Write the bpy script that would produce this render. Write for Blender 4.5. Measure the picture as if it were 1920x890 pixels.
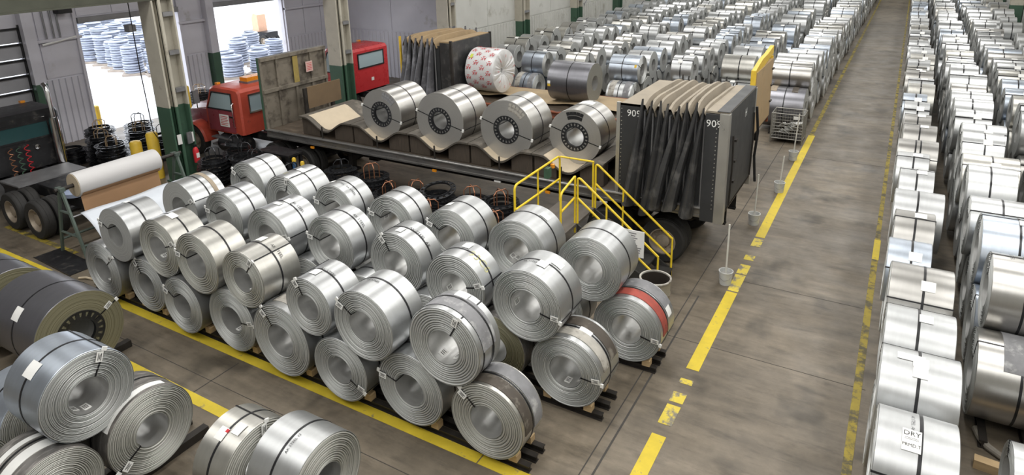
import bpy, bmesh, math, random
from mathutils import Vector, Matrix
PI = math.pi
for o in list(bpy.data.objects): bpy.data.objects.remove(o)
SC = bpy.context.scene
C = SC.collection
# ---------------------------------------------------------------- camera, sky, lamps, exposure
cd = bpy.data.cameras.new('camera'); cam = bpy.data.objects.new('camera', cd); C.objects.link(cam)
PITCH, YAW, ROLL, FPX = math.radians(16.936), math.radians(30.606), math.radians(-1.326), 1251.6
fw = Vector((-math.sin(YAW)*math.cos(PITCH), math.cos(YAW)*math.cos(PITCH), -math.sin(PITCH)))
rt = Vector((math.cos(YAW), math.sin(YAW), 0)); up = rt.cross(fw)
r2 = rt*math.cos(ROLL)+up*math.sin(ROLL); u2 = -rt*math.sin(ROLL)+up*math.cos(ROLL)
cam.matrix_world = Matrix(((r2.x, u2.x, -fw.x, 0), (r2.y, u2.y, -fw.y, 0), (r2.z, u2.z, -fw.z, 7.0), (0, 0, 0, 1)))
cd.sensor_fit = 'HORIZONTAL'; cd.sensor_width = 36.0; cd.lens = 36.0*FPX/1920
cd.shift_y = -(445-255.73)/1920; cd.clip_end = 500; cd.clip_start = .1
SC.camera = cam
W = bpy.data.worlds.new('sky'); SC.world = W; W.use_nodes = True
bg = W.node_tree.nodes['Background']; bg.inputs[0].default_value = (.90, .94, 1.0, 1); bg.inputs[1].default_value = 4.0
SC.view_settings.view_transform = 'Standard'; SC.view_settings.look = 'None'
SC.view_settings.exposure = 0.0; SC.view_settings.gamma = 1.0; SC.view_settings.use_curve_mapping = False
LAMP = bpy.data.lights.new('high_bay_lamp', 'AREA'); LAMP.shape = 'RECTANGLE'; LAMP.size = 1.3; LAMP.size_y = 4.6
LAMP.energy = 235; LAMP.color = (1.0, .985, .95)
for lx in (-15.5, -10.5, -5.0, -1.0, 3.2):
    for ly in (0.5, 7.5, 15, 24, 34, 46, 60, 73):
        if lx < -18 and ly > 24: continue
        lo = bpy.data.objects.new('high_bay_lamp', LAMP); C.objects.link(lo); lo.location = (lx, ly, 9.9)

# ---------------------------------------------------------------- helpers
class MB:
    def __init__(s): s.v=[]; s.f=[]; s.mi=[]
    def add(s, vs, fs, m=0):
        n=len(s.v); s.v+= [tuple(q) for q in vs]; s.f+=[tuple(n+i for i in q) for q in fs]; s.mi+=[m]*len(fs); return s
    def box(s, c, d, m=0, rz=0, ry=0, rx=0, taper=1):
        x,y,z=d[0]/2,d[1]/2,d[2]/2
        vs=[Vector(p) for p in ((-x,-y,-z),(x,-y,-z),(x,y,-z),(-x,y,-z),(-x*taper,-y*taper,z),(x*taper,-y*taper,z),(x*taper,y*taper,z),(-x*taper,y*taper,z))]
        if rz or ry or rx:
            R=Matrix.Rotation(rz,3,'Z')@Matrix.Rotation(ry,3,'Y')@Matrix.Rotation(rx,3,'X'); vs=[R@p for p in vs]
        c=Vector(c)
        return s.add([p+c for p in vs],[(0,3,2,1),(4,5,6,7),(0,1,5,4),(1,2,6,5),(2,3,7,6),(3,0,4,7)],m)
    def b(s, x0,x1,y0,y1,z0,z1,m=0): return s.box(((x0+x1)/2,(y0+y1)/2,(z0+z1)/2),(x1-x0,y1-y0,z1-z0),m)
    def tube(s, path, r, seg=8, m=0, cap=True):
        P=[Vector(p) for p in path]; n=len(s.v); N=len(P); rs=r if isinstance(r,(list,tuple)) else [r]*N
        prev=None
        for i,p in enumerate(P):
            t=(P[min(i+1,N-1)]-P[max(i-1,0)]).normalized()
            if prev is None:
                a=t.cross(Vector((0,0,1)))
                if a.length<.05: a=t.cross(Vector((0,1,0)))
            else: a=prev-t*prev.dot(t)
            a.normalize(); prev=a; b=t.cross(a)
            for k in range(seg):
                q=2*PI*k/seg; s.v.append(tuple(p+(a*math.cos(q)+b*math.sin(q))*rs[i]))
        for i in range(N-1):
            for k in range(seg):
                k2=(k+1)%seg; s.f.append((n+i*seg+k,n+i*seg+k2,n+(i+1)*seg+k2,n+(i+1)*seg+k)); s.mi.append(m)
        if cap:
            s.f.append(tuple(n+k for k in range(seg))[::-1]); s.mi.append(m)
            s.f.append(tuple(n+(N-1)*seg+k for k in range(seg))); s.mi.append(m)
        return s
    def lathe(s, prof, seg=32, axis='Y', c=(0,0,0), closed=True, mats=None):
        # prof: (radius, along) pairs
        n=len(s.v); N=len(prof); c=Vector(c)
        for k in range(seg):
            q=2*PI*k/seg; cq,sq=math.cos(q),math.sin(q)
            for r,h in prof:
                if axis=='Y': p=(r*cq,h,r*sq)
                elif axis=='X': p=(h,r*cq,r*sq)
                else: p=(r*cq,r*sq,h)
                s.v.append((p[0]+c.x,p[1]+c.y,p[2]+c.z))
        for k in range(seg):
            k2=(k+1)%seg
            for i in range(N if closed else N-1):
                j=(i+1)%N
                s.f.append((n+k*N+i,n+k*N+j,n+k2*N+j,n+k2*N+i)); s.mi.append(mats[i] if mats else 0)
        return s
    def prism(s, poly, a, b, axis='Y', m=0):
        # poly of 2-D points extruded from a to b along an axis
        n=len(poly)
        def P(u,v,w): return {'Y':(u,w,v),'X':(w,u,v),'Z':(u,v,w)}[axis]
        vs=[P(u,v,a) for u,v in poly]+[P(u,v,b) for u,v in poly]
        fs=[tuple(range(n)),tuple(range(2*n-1,n-1,-1))]+[(i,n+i,n+(i+1)%n,(i+1)%n) for i in range(n)]
        return s.add(vs,fs,m)
    def arc(s, R, t, y0, y1, a0, a1, seg, m=0):
        # curved strip lying on a cylinder about Y
        vs=[]
        for k in range(seg+1):
            q=a0+(a1-a0)*k/seg; c_,s_=math.cos(q),math.sin(q)
            for (r,y) in ((R,y0),(R+t,y0),(R+t,y1),(R,y1)): vs.append((r*c_,y,r*s_))
        fs=[]
        for k in range(seg):
            for i in range(4):
                j=(i+1)%4; fs.append((k*4+i,k*4+j,k*4+4+j,k*4+4+i))
        fs+= [(0,3,2,1),(seg*4,seg*4+1,seg*4+2,seg*4+3)]
        return s.add(vs,fs,m)
    def grid(s, fn, nu, nv, m=0):
        vs=[fn(i/nu,j/nv) for i in range(nu+1) for j in range(nv+1)]
        fs=[(i*(nv+1)+j,(i+1)*(nv+1)+j,(i+1)*(nv+1)+j+1,i*(nv+1)+j+1) for i in range(nu) for j in range(nv)]
        return s.add(vs,fs,m)
    def mesh(s, name, mats, smooth=True, angle=35):
        me=bpy.data.meshes.new(name); me.from_pydata(s.v,[],s.f)
        for m in (mats if isinstance(mats,(list,tuple)) else [mats]): me.materials.append(m)
        me.polygons.foreach_set('material_index',s.mi)
        if smooth:
            me.polygons.foreach_set('use_smooth',[True]*len(s.f)); me.set_sharp_from_angle(angle=math.radians(angle))
        me.update(); return me
    def build(s, name, mats, parent=None, **k):
        sm=k.pop('smooth',True)
        fix=k.pop('fix',True)
        me=s.mesh(name,mats,sm)
        if fix:
            import bmesh
            bm=bmesh.new(); bm.from_mesh(me); bmesh.ops.recalc_face_normals(bm,faces=bm.faces); bm.to_mesh(me); bm.free()
        return put(name,me,parent,**k)

def put(name, me, parent=None, loc=(0,0,0), rot=(0,0,0), label=None, cat=None, group=None, kind=None):
    o=bpy.data.objects.new(name,me); C.objects.link(o); o.location=loc; o.rotation_euler=rot
    if parent is not None: o.parent=parent
    if label: o['label']=label
    if cat: o['category']=cat
    if group: o['group']=group
    if kind: o['kind']=kind
    return o
def thing(name, label, cat, loc=(0,0,0), rz=0, group=None): return put(name,None,None,loc,(0,0,rz),label,cat,group)
def copy_tree(o, parent=None):
    c=o.copy(); C.objects.link(c); c.parent=parent
    for ch in list(o.children): copy_tree(ch,c)
    return c

# ---------------------------------------------------------------- materials
def mk(name, col, rough=.5, metal=0., var=.12, scale=4., stretch=(1,1,1), bump=0., bscale=None, rvar=.08, dirt=None, dscale=1.2, dthr=.55, alpha=None, world=False, orand=0.):
    m=bpy.data.materials.new(name); m.use_nodes=True; nt=m.node_tree; N=nt.nodes; L=nt.links
    p=N['Principled BSDF']; p.inputs['Metallic'].default_value=metal
    tc=N.new('ShaderNodeTexCoord'); mp=N.new('ShaderNodeMapping'); mp.inputs['Scale'].default_value=stretch
    if world:
        g=N.new('ShaderNodeNewGeometry'); L.new(g.outputs['Position'],mp.inputs['Vector'])
    else: L.new(tc.outputs['Object'],mp.inputs['Vector'])
    nz=N.new('ShaderNodeTexNoise'); nz.inputs['Scale'].default_value=scale; nz.inputs['Detail'].default_value=6; nz.inputs['Roughness'].default_value=.6
    L.new(mp.outputs[0],nz.inputs['Vector'])
    mr=N.new('ShaderNodeMapRange'); mr.inputs[1].default_value=.25; mr.inputs[2].default_value=.75; mr.inputs[3].default_value=1-var; mr.inputs[4].default_value=1+var
    L.new(nz.outputs[0],mr.inputs[0])
    hs=N.new('ShaderNodeHueSaturation'); hs.inputs['Color'].default_value=(*col,1); L.new(mr.outputs[0],hs.inputs['Value'])
    out=hs.outputs[0]
    if orand:
        oi=N.new('ShaderNodeObjectInfo'); m2=N.new('ShaderNodeMapRange'); m2.inputs[3].default_value=1-orand; m2.inputs[4].default_value=1+orand
        L.new(oi.outputs['Random'],m2.inputs[0]); mm=N.new('ShaderNodeMath'); mm.operation='MULTIPLY'; L.new(mr.outputs[0],mm.inputs[0]); L.new(m2.outputs[0],mm.inputs[1]); L.new(mm.outputs[0],hs.inputs['Value'])
    if dirt:
        n2=N.new('ShaderNodeTexNoise'); n2.inputs['Scale'].default_value=dscale; n2.inputs['Detail'].default_value=8; n2.inputs['Roughness'].default_value=.65
        L.new(mp.outputs[0],n2.inputs['Vector'])
        r2_=N.new('ShaderNodeMapRange'); r2_.inputs[1].default_value=dthr-.06; r2_.inputs[2].default_value=dthr+.06; L.new(n2.outputs[0],r2_.inputs[0])
        mx=N.new('ShaderNodeMix'); mx.data_type='RGBA'; L.new(r2_.outputs[0],mx.inputs[0]); L.new(out,mx.inputs[6]); mx.inputs[7].default_value=(*dirt,1); out=mx.outputs[2]
    L.new(out,p.inputs['Base Color'])
    rr=N.new('ShaderNodeMapRange'); rr.inputs[1].default_value=.3; rr.inputs[2].default_value=.7; rr.inputs[3].default_value=max(.02,rough-rvar); rr.inputs[4].default_value=min(1,rough+rvar)
    L.new(nz.outputs[0],rr.inputs[0]); L.new(rr.outputs[0],p.inputs['Roughness'])
    if bump:
        bn=N.new('ShaderNodeBump'); bn.inputs['Strength'].default_value=bump; bn.inputs['Distance'].default_value=.02
        src=nz
        if bscale:
            src=N.new('ShaderNodeTexNoise'); src.inputs['Scale'].default_value=bscale; src.inputs['Detail'].default_value=4; L.new(mp.outputs[0],src.inputs['Vector'])
        L.new(src.outputs[0],bn.inputs['Height']); L.new(bn.outputs[0],p.inputs['Normal'])
    return m
def mk_edge(name, a, b, metal=.6, rough=.5, freq=70.):
    # face of a coil: the fine edges of the wound sheet, concentric about the local Y axis
    m=bpy.data.materials.new(name); m.use_nodes=True; nt=m.node_tree; N=nt.nodes; L=nt.links; p=N['Principled BSDF']
    tc=N.new('ShaderNodeTexCoord'); sp=N.new('ShaderNodeSeparateXYZ'); L.new(tc.outputs['Object'],sp.inputs[0])
    def M(op,x,y=None):
        n=N.new('ShaderNodeMath'); n.operation=op
        for i,q in enumerate((x,y)):
            if q is None: continue
            if isinstance(q,(int,float)): n.inputs[i].default_value=q
            else: L.new(q,n.inputs[i])
        return n.outputs[0]
    rad=M('SQRT',M('ADD',M('MULTIPLY',sp.outputs[0],sp.outputs[0]),M('MULTIPLY',sp.outputs[2],sp.outputs[2])))
    oi=N.new('ShaderNodeObjectInfo')
    nz=N.new('ShaderNodeTexNoise'); nz.noise_dimensions='1D'; nz.inputs['Scale'].default_value=1; nz.inputs['Detail'].default_value=3
    L.new(M('ADD',M('MULTIPLY',rad,freq),M('MULTIPLY',oi.outputs['Random'],50.)),nz.inputs['W'])
    mr=N.new('ShaderNodeMapRange'); mr.inputs[1].default_value=.3; mr.inputs[2].default_value=.7; L.new(nz.outputs[0],mr.inputs[0])
    mx=N.new('ShaderNodeMix'); mx.data_type='RGBA'; L.new(mr.outputs[0],mx.inputs[0]); mx.inputs[6].default_value=(*a,1); mx.inputs[7].default_value=(*b,1)
    L.new(mx.outputs[2],p.inputs['Base Color']); p.inputs['Metallic'].default_value=metal; p.inputs['Roughness'].default_value=rough
    bn=N.new('ShaderNodeBump'); bn.inputs['Strength'].default_value=.35; bn.inputs['Distance'].default_value=.01; L.new(nz.outputs[0],bn.inputs['Height']); L.new(bn.outputs[0],p.inputs['Normal'])
    return m
def mk_glass(name, col, alpha=.45):
    m=bpy.data.materials.new(name); m.use_nodes=True; p=m.node_tree.nodes['Principled BSDF']
    p.inputs['Base Color'].default_value=(*col,1); p.inputs['Roughness'].default_value=.05; p.inputs['Transmission Weight'].default_value=.0; p.inputs['Alpha'].default_value=alpha
    return m

SW=(3,14,3)
ST={ # wound sheet, outer wrap: drawn along the wrap, so noise runs around the coil
 'galv': mk('galvanised_sheet',(.53,.54,.545),.36,.88,.06,1.1,SW,0,None,.012,orand=.06),
 'warm': mk('warm_galvanised_sheet',(.53,.52,.485),.34,.90,.07,1.1,SW,0,None,.012,orand=.06),
 'cold': mk('cold_rolled_sheet',(.47,.46,.44),.31,.95,.05,1.0,SW,0,None,.006,orand=.05),
 'blue': mk('bluish_sheet',(.48,.53,.60),.34,.88,.07,1.0,SW,0,None,.012,orand=.05),
 'dark': mk('dark_rolled_sheet',(.22,.22,.24),.34,.85,.06,1.0,SW,0,None,.01,orand=.05),
 'oily': mk('stained_dark_sheet',(.20,.19,.18),.40,.6,.25,1.4,SW,0,None,.1,dirt=(.36,.34,.32),dscale=1.6,dthr=.56),
}
BORE=mk('bore_sheet',(.55,.55,.54),.42,.75,.10,1.0,SW)
EDGE={'galv':mk_edge('sheet_edges',(.42,.43,.42),(.62,.63,.62),.45,.5),
 'warm':mk_edge('warm_sheet_edges',(.40,.40,.37),(.60,.60,.56),.45,.5),
 'cold':mk_edge('fine_bright_sheet_edges',(.42,.41,.39),(.56,.55,.53),.75,.38,140.),
 'dark':mk_edge('dark_sheet_edges',(.20,.20,.18),(.32,.32,.29),.5,.45,160.),
 'olive':mk_edge('olive_sheet_edges',(.16,.15,.09),(.33,.31,.21),.4,.5,60.)}
EDGE['blue']=EDGE['galv']; EDGE['oily']=EDGE['warm']
BLK=mk('black_strapping',(.012,.012,.014),.35,.2,.1)
TAG=mk('white_tag_paper',(.80,.80,.78),.6,0,.05); PRT=mk('black_print',(.02,.02,.02),.6,0,0); RED=mk('red_print',(.55,.02,.03),.6,0,.1)
CHALK=mk('yellow_paint_marker',(.62,.60,.30),.7,0,.1)
PADG=mk('grey_edge_pad',(.22,.22,.23),.75,0,.25,5,dirt=(.40,.40,.40),dscale=4,dthr=.6,bump=.1); PADR=mk('red_edge_pad',(.36,.07,.05),.7,0,.25,6,dirt=(.15,.04,.04),dscale=5,dthr=.6)
PADB=mk('dark_brown_pad',(.075,.062,.05),.7,0,.3,6,dirt=(.20,.18,.15),dscale=4,dthr=.6); PADT=mk('tan_slatted_pad',(.33,.27,.20),.7,0,.25,3,(1,12,1)); PADS=mk('stained_pale_pad',(.42,.40,.36),.6,0,.25,4,dirt=(.14,.12,.10),dscale=3,dthr=.57)
WOOD=mk('rough_timber',(.50,.36,.20),.75,0,.25,3,(1,1,6),.2); WOODD=mk('grimy_timber',(.060,.046,.034),.8,0,.3,4,(6,1,1),.2)
RAIL=mk('dark_steel_rail',(.045,.040,.036),.5,.5,.3,6)
YEL=mk('yellow_enamel',(.78,.56,.03),.38,0,.10,6,dirt=(.30,.20,.03),dscale=9,dthr=.68); YELB=mk('yellow_bollard_paint',(.75,.50,.05),.5,0,.15,4)
WHT=mk('white_wall_sheet',(.60,.59,.65),.55,.0,.07,.8,dirt=(.42,.40,.39),dscale=.9,dthr=.68); WHT2=mk('pale_wall_sheet',(.56,.56,.53),.6,0,.09,.9,dirt=(.36,.35,.31),dscale=.8,dthr=.63)
COLW=mk('cream_column_paint',(.47,.44,.37),.5,0,.12,2,dirt=(.30,.26,.21),dscale=2.2,dthr=.66); COLG=mk('green_column_paint',(.055,.115,.075),.45,0,.15,2,dirt=(.03,.05,.035),dscale=2,dthr=.63)
BEAM=mk('olive_beam_paint',(.065,.068,.05),.5,0,.2,2); GREYM=mk('grey_metal',(.28,.28,.29),.45,.6,.15); CHROME=mk('chrome',(.75,.75,.76),.14,1,.05)
BLACKS=mk('black_ring_steel',(.055,.057,.062),.32,.75,.3,6); BLACKP=mk('black_paint',(.014,.014,.016),.45,.1,.3,5,dirt=(.06,.055,.05),dscale=5,dthr=.62)
COPPER=mk('coppery_rod',(.35,.16,.09),.4,.6,.2); PALEROD=mk('tan_rod',(.50,.36,.22),.5,.2,.2)
RUB=mk('tyre_rubber',(.022,.021,.020),.75,0,.3,9); RIMM=mk('dusty_wheel_rim',(.42,.36,.29),.5,.5,.2,6)
REDP=mk('red_truck_paint',(.48,.075,.045),.38,.0,.15,3,dirt=(.20,.05,.035),dscale=3,dthr=.66); MAR=mk('maroon_truck_paint',(.26,.05,.065),.32,0,.12,3); REDB=mk('bright_red_truck_paint',(.50,.03,.035),.3,0,.1,3)
GLASS=mk_glass('cab_glass',(.40,.52,.56),.86)  # near-opaque pale blue stands in for daylight showing through the cab
AMB=mk('amber_lens',(.75,.28,.02),.25,0,.05)
CONC=mk('yard_concrete',(.55,.55,.56),.8,0,.06,.6)

def floor_mat():
    m=bpy.data.materials.new('worn_concrete'); m.use_nodes=True; nt=m.node_tree; N=nt.nodes; L=nt.links; p=N['Principled BSDF']
    g=N.new('ShaderNodeNewGeometry')
    def noise(sc,st,det=6,ro=.6):
        mp=N.new('ShaderNodeMapping'); mp.inputs['Scale'].default_value=st; L.new(g.outputs['Position'],mp.inputs['Vector'])
        n=N.new('ShaderNodeTexNoise'); n.inputs['Scale'].default_value=sc; n.inputs['Detail'].default_value=det; n.inputs['Roughness'].default_value=ro; L.new(mp.outputs[0],n.inputs['Vector']); return n.outputs[0]
    def ramp(x,a,b,c,d):
        r=N.new('ShaderNodeMapRange'); r.inputs[1].default_value=a; r.inputs[2].default_value=b; r.inputs[3].default_value=c; r.inputs[4].default_value=d; L.new(x,r.inputs[0]); return r.outputs[0]
    def mul(x,y):
        n=N.new('ShaderNodeMath'); n.operation='MULTIPLY'; L.new(x,n.inputs[0]); L.new(y,n.inputs[1]); return n.outputs[0]
    v=mul(ramp(noise(.35,(1,1,1)),.3,.7,.66,1.25),ramp(noise(3.,(1,1,1),9,.72),.3,.7,.80,1.16))
    v=mul(v,ramp(noise(1.3,(.45,2.8,1)),.3,.72,.70,1.2))
    v=mul(v,ramp(noise(.9,(1,.8,1),3),.55,.68,1.,.55)); v=mul(v,ramp(noise(2.2,(.5,2.2,1),8,.7),.52,.66,1.04,.72))
    hs=N.new('ShaderNodeHueSaturation'); hs.inputs['Color'].default_value=(.168,.139,.103,1); L.new(v,hs.inputs['Value'])
    v2=hs; L.new(hs.outputs[0],p.inputs['Base Color']); L.new(ramp(noise(1.1,(1,1,1)),.3,.7,.36,.62),p.inputs['Roughness'])
    bn=N.new('ShaderNodeBump'); bn.inputs['Strength'].default_value=.08; bn.inputs['Distance'].default_value=.01; L.new(noise(14,(1,1,1)),bn.inputs['Height']); L.new(bn.outputs[0],p.inputs['Normal'])
    return m
FLOOR=floor_mat()
LINE=mk('yellow_floor_paint',(.62,.47,.035),.6,0,.15,3,dirt=(.20,.17,.12),dscale=7,dthr=.66,world=True)
LINEW=mk('worn_yellow_floor_paint',(.66,.52,.06),.6,0,.15,3,dirt=(.21,.19,.15),dscale=6,dthr=.54,world=True)
LINED=mk('dirty_yellow_floor_paint',(.34,.26,.035),.65,0,.25,3,dirt=(.10,.085,.045),dscale=4,dthr=.52,world=True)

_txt={}
def text_pts(t,size):
    k=(t,)
    if k not in _txt:
        cu=bpy.data.curves.new('t','FONT'); cu.body=t; cu.align_x='CENTER'; cu.align_y='CENTER'; cu.size=1; cu.resolution_u=2
        o=bpy.data.objects.new('t',cu); C.objects.link(o); dg=bpy.context.evaluated_depsgraph_get()
        me=bpy.data.meshes.new_from_object(o.evaluated_get(dg)); _txt[k]=([tuple(v.co) for v in me.vertices],[tuple(q.vertices) for q in me.polygons])
        bpy.data.objects.remove(o); bpy.data.meshes.remove(me); bpy.data.curves.remove(cu)
    vs,fs=_txt[k]; return [(x*size,y*size) for x,y,_ in vs],fs
def text_flat(t,size,c,ux,vy,mat,parent,name='lettering'):
    vs,fs=text_pts(t,size); c=Vector(c); ux=Vector(ux); vy=Vector(vy)
    return put(name,MB().add([c+ux*u+vy*v for u,v in vs],fs).mesh(name,mat,False),parent)
def text_cyl(t,size,R,ang,y,along,mat,parent,name='lettering'):
    vs,fs=text_pts(t,size); k=0 if along else 1
    bm=bmesh.new(); V=[bm.verts.new((a,b,0)) for a,b in vs]
    for q in fs:
        try: bm.faces.new([V[i] for i in q])
        except ValueError: pass
    lo=min(p[k] for p in vs); hi=max(p[k] for p in vs); c=lo+.035
    while c<hi:
        bmesh.ops.bisect_plane(bm,geom=bm.verts[:]+bm.edges[:]+bm.faces[:],plane_co=(c,0,0) if along else (0,c,0),plane_no=(1,0,0) if along else (0,1,0)); c+=.035
    for p in bm.verts:
        u,v=p.co.x,p.co.y
        if along: q=ang-u/R; yy=y+v
        else: q=ang+v/R; yy=y+u
        p.co=(R*math.cos(q),yy,R*math.sin(q))
    me=bpy.data.meshes.new(name); bm.to_mesh(me); bm.free(); me.materials.append(mat)
    return put(name,me,parent)

# ---------------------------------------------------------------- setting
def struct(mb,name,mat,**k): return mb.build(name,mat,kind='structure',**k)
XL,XM,XR,YB,YF,ZC=-26.,-18.75,5.85,84.,-7.,10.6
fl=struct(MB().b(XL-.3,XR+.3,YF,YB,-.3,0),'floor',FLOOR)
JT=mk('floor_joint_grime',(.05,.045,.04),.8,0,.3,6)
for x,y0,y1,w in ((-3.02,4,24,.018),(-2.86,4,12,.03),(-9.2,4,6.1,.02),(-4.0,5.,6.1,.012)):
    MB().b(x-w/2,x+w/2,y0,y1,-.01,.002).build('floor_joint',JT,fl)
for y,x0,x1 in ((13.0,-2.7,0.),(10.4,-3,.2),(5.55,-16,-4),(22.,-2.6,.1)):
    MB().b(x0,x1,y-.006,y+.006,-.01,.002).build('floor_joint',JT,fl)
def line(x0,x1,y0,y1,mat): MB().b(x0,x1,y0,y1,-.01,.0045).build('painted_line',mat,fl)
for y0,y1,m in ((3.5,7.9,LINE),(8.15,8.62,LINEW),(8.7,8.95,LINEW),(9.2,9.33,LINEW),(9.62,11.2,LINE),(11.2,12.45,LINE),(12.5,13.25,LINEW),(13.3,13.75,LINEW),(14.0,14.25,LINEW),(14.75,15.2,LINEW),(15.3,18.5,LINE),(18.5,24.5,LINE)):
    line(-2.42,-2.21,y0,y1,m)
line(-2.40,-2.27,24.5,82,LINED); line(.03,.15,2.,11.,LINED); line(.03,.15,11.,15.3,LINED); line(.03,.16,15.3,16.4,LINE); line(.04,.14,16.4,82,LINED)
line(-19.5,-4.35,6.17,6.35,LINE); line(-4.33,-3.2,6.17,6.35,LINE); line(-13.5,-8.1,5.04,5.22,LINE); line(-19.5,-16.2,7.0,7.14,LINED)
struct(MB().b(-130,XL-.3,-60,140,-.3,-.02),'yard_pavement',CONC)
CEIL=mk('roof_sheet',(.34,.34,.33),.7,0,.08,.5)
struct(MB().b(XL-.3,XR+.3,YF,YB,ZC,ZC+.2),'ceiling',CEIL)
# left wall of the truck bay, with three doors
wl=MB()
for y0,y1,z0,z1 in ((YF,6.9,0,ZC),(6.9,11.15,4.3,ZC),(11.15,13.05,0,ZC),(13.05,17.0,4.22,ZC),(17.0,18.55,0,ZC),(18.55,22.5,4.22,ZC),(22.5,26.2,0,ZC)): wl.b(XL-.25,XL,y0,y1,z0,z1)
wall_l=struct(wl,'wall_left',WHT)
def wainscot(parent,axis,fixed,a0,a1,z1,mat,step=.21,out=1,name='corrugated_sheet'):
    mb=MB(); n=max(1,int((a1-a0)/step)); st=(a1-a0)/n; pts=[]
    for i in range(n):
        a=a0+i*st; pts+=[(a,.02),(a+st*.62,.02),(a+st*.70,.075),(a+st*.92,.075)]
    pts.append((a1,.02)); poly=pts+[(a1,-.01),(a0,-.01)]
    P=[]
    for a,d in poly: P.append((fixed+out*d,a) if axis=='Y' else (a,fixed+out*d))
    vs=[(x,y,0) for x,y in P]+[(x,y,z1) for x,y in P]; k=len(P)
    fs=[(i,(i+1)%k,k+(i+1)%k,k+i) for i in range(k)]+[tuple(range(k,2*k))]
    mb.add(vs,fs); return mb.build(name,mat,parent,smooth=False)
def panels(parent,axis,fixed,a0,a1,zs,mat,width=1.2,out=1):
    n=max(1,round((a1-a0)/width)); st=(a1-a0)/n
    for i in range(n):
        for z0,z1 in zip(zs,zs[1:]):
            A,B=a0+i*st+.015,a0+(i+1)*st-.015
            mb=MB()
            if axis=='Y': mb.b(min(fixed,fixed+out*.035),max(fixed,fixed+out*.035),A,B,z0+.02,z1-.02)
            else: mb.b(A,B,min(fixed,fixed+out*.035),max(fixed,fixed+out*.035),z0+.02,z1-.02)
            mb.build('wall_panel',mat,parent)
for a,b in ((11.7,13.0),(17.05,18.1),(22.65,26.0),(-2,6.8)):
    wainscot(wall_l,'Y',XL,a,b,2.35,WHT); panels(wall_l,'Y',XL,a,b,(2.4,3.75,5.4),WHT,1.3)
    MB().b(XL+.02,XL+.16,a-.1,b+.1,3.70,3.80).build('girt',WHT,wall_l)
panels(wall_l,'Y',XL,13.1,17.0,(4.45,5.6),WHT,1.3); panels(wall_l,'Y',XL,18.6,22.5,(4.45,5.6),WHT,1.3)
for y,g in ((11.35,1),(12.98,0),(17.05,0),(18.35,1),(22.6,0)):
    w=.36 if g else .10
    MB().b(XL,XL+.34 if g else XL+.12,y-w/2,y+w/2,2.33 if g else 0,6).build('pilaster',WHT,wall_l)
    if g: MB().b(XL,XL+.345,y-w/2-.003,y+w/2+.003,0,2.33).build('pilaster_base',COLG,wall_l)
for y0,y1 in ((13.05,17.0),(18.55,22.5)): MB().b(XL-.05,XL+.2,y0,y1,4.22,4.42).build('door_header',GREYM,wall_l)
DOORM=mk('grey_door_section',(.40,.40,.43),.5,.1,.1,1.5)
d0=thing('door_1','closed grey sectional overhead door behind the black truck cab','door',(XL,9.05,0)); d0['kind']='structure'; del d0['category']
for k in range(8):
    MB().b(-.16,-.04,-2.1,2.1,k*.54+.02,k*.54+.52).build('door_section',DOORM,d0)
    MB().b(-.04,.03,-2.1,2.1,k*.54+.46,k*.54+.53).build('section_rib',BLACKP,d0)
for y in (-2.14,2.14): MB().b(-.1,.1,y-.05,y+.05,0,4.4).build('door_track',BLACKP,d0)
# return wall that closes the truck bay, and the long left wall beyond it
wb=struct(MB().b(XL,XM-.1,26.2,26.45,0,ZC),'wall_return',WHT)
wainscot(wb,'X',26.2,XL+.2,XM-.2,2.35,WHT,.26,-1); panels(wb,'X',26.2,XL+.2,XM-.2,(2.4,4.15,5.9),WHT,3.4,-1)
wm=struct(MB().b(XM-.25,XM,26.3,YB,0,ZC),'wall_left_far',WHT2)
for k in range(8):
    a=26.6+7.1*k
    wainscot(wm,'Y',XM,a,a+5.7,2.35,WHT2,.30); panels(wm,'Y',XM,a,a+5.7,(2.4,4.3,6.2),WHT2,2.85)
struct(MB().b(XR,XR+.25,YF,YB,0,ZC),'wall_right',WHT2)
struct(MB().b(XL,XR,YB,YB+.25,0,ZC),'wall_back',WHT2)
struct(MB().b(XL,XR,YF-.25,YF,0,ZC),'wall_front',WHT2)
def column(x,y,label,wide=.66,dx=.375):
    t=thing('steel_column',label,'column',(x,y,0))
    for nm,mt,z0,z1 in (('column_base',COLG,0,2.33),('column_shaft',COLW,2.33,ZC-.02)):
        mb=MB(); mb.b(-dx,.25,-wide/2,-wide/2+.05,z0,z1); mb.b(-dx,.25,wide/2-.05,wide/2,z0,z1); mb.b(-.02,.03,-wide/2+.05,wide/2-.05,z0,z1)
        mb.b(-.23,.19,-wide/2+.20,-wide/2+.235,z0,z1); mb.b(.15,.25,-wide/2+.20,-wide/2+.28,z0,z1)
        mb.build(nm,mt,t)
    for z in (2.75,3.85,4.95): MB().b(.10,.262,-wide/2+.30,wide/2-.06,z,z+.12).build('stiffener_plate',GREYM,t)
    MB().b(-.34,.34,-wide/2-.1,wide/2+.1,0,.05).build('base_plate',COLG,t)
    return t
c1=column(-18.45,11.53,'cream and green steel column with extinguisher, beside the paper roll stand')
c2=column(-18.45,18.55,'cream and green steel column standing between the two red trucks')
column(-18.5,25.6,'cream and green steel column at the inner corner behind the dusty tarp bundle')
for k in range(1,6): column(-18.5,25.6+7.1*k,['green-footed column against the left wall, %s beyond the inner corner'%q for q in ('first','second','third','fourth','fifth')][k-1],.9)
for k in range(6): column(5.55,22+9*k,'green-footed column against the right wall, %s from the near end'%('first','second','third','fourth','fifth','sixth')[k],.5)
MB().b(.255,.30,.05,.2,1.15,1.5).build('switch_box',GREYM,c1); MB().b(.255,.275,-.25,-.12,1.2,1.5).build('notice_plate',TAG,c1)
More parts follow.
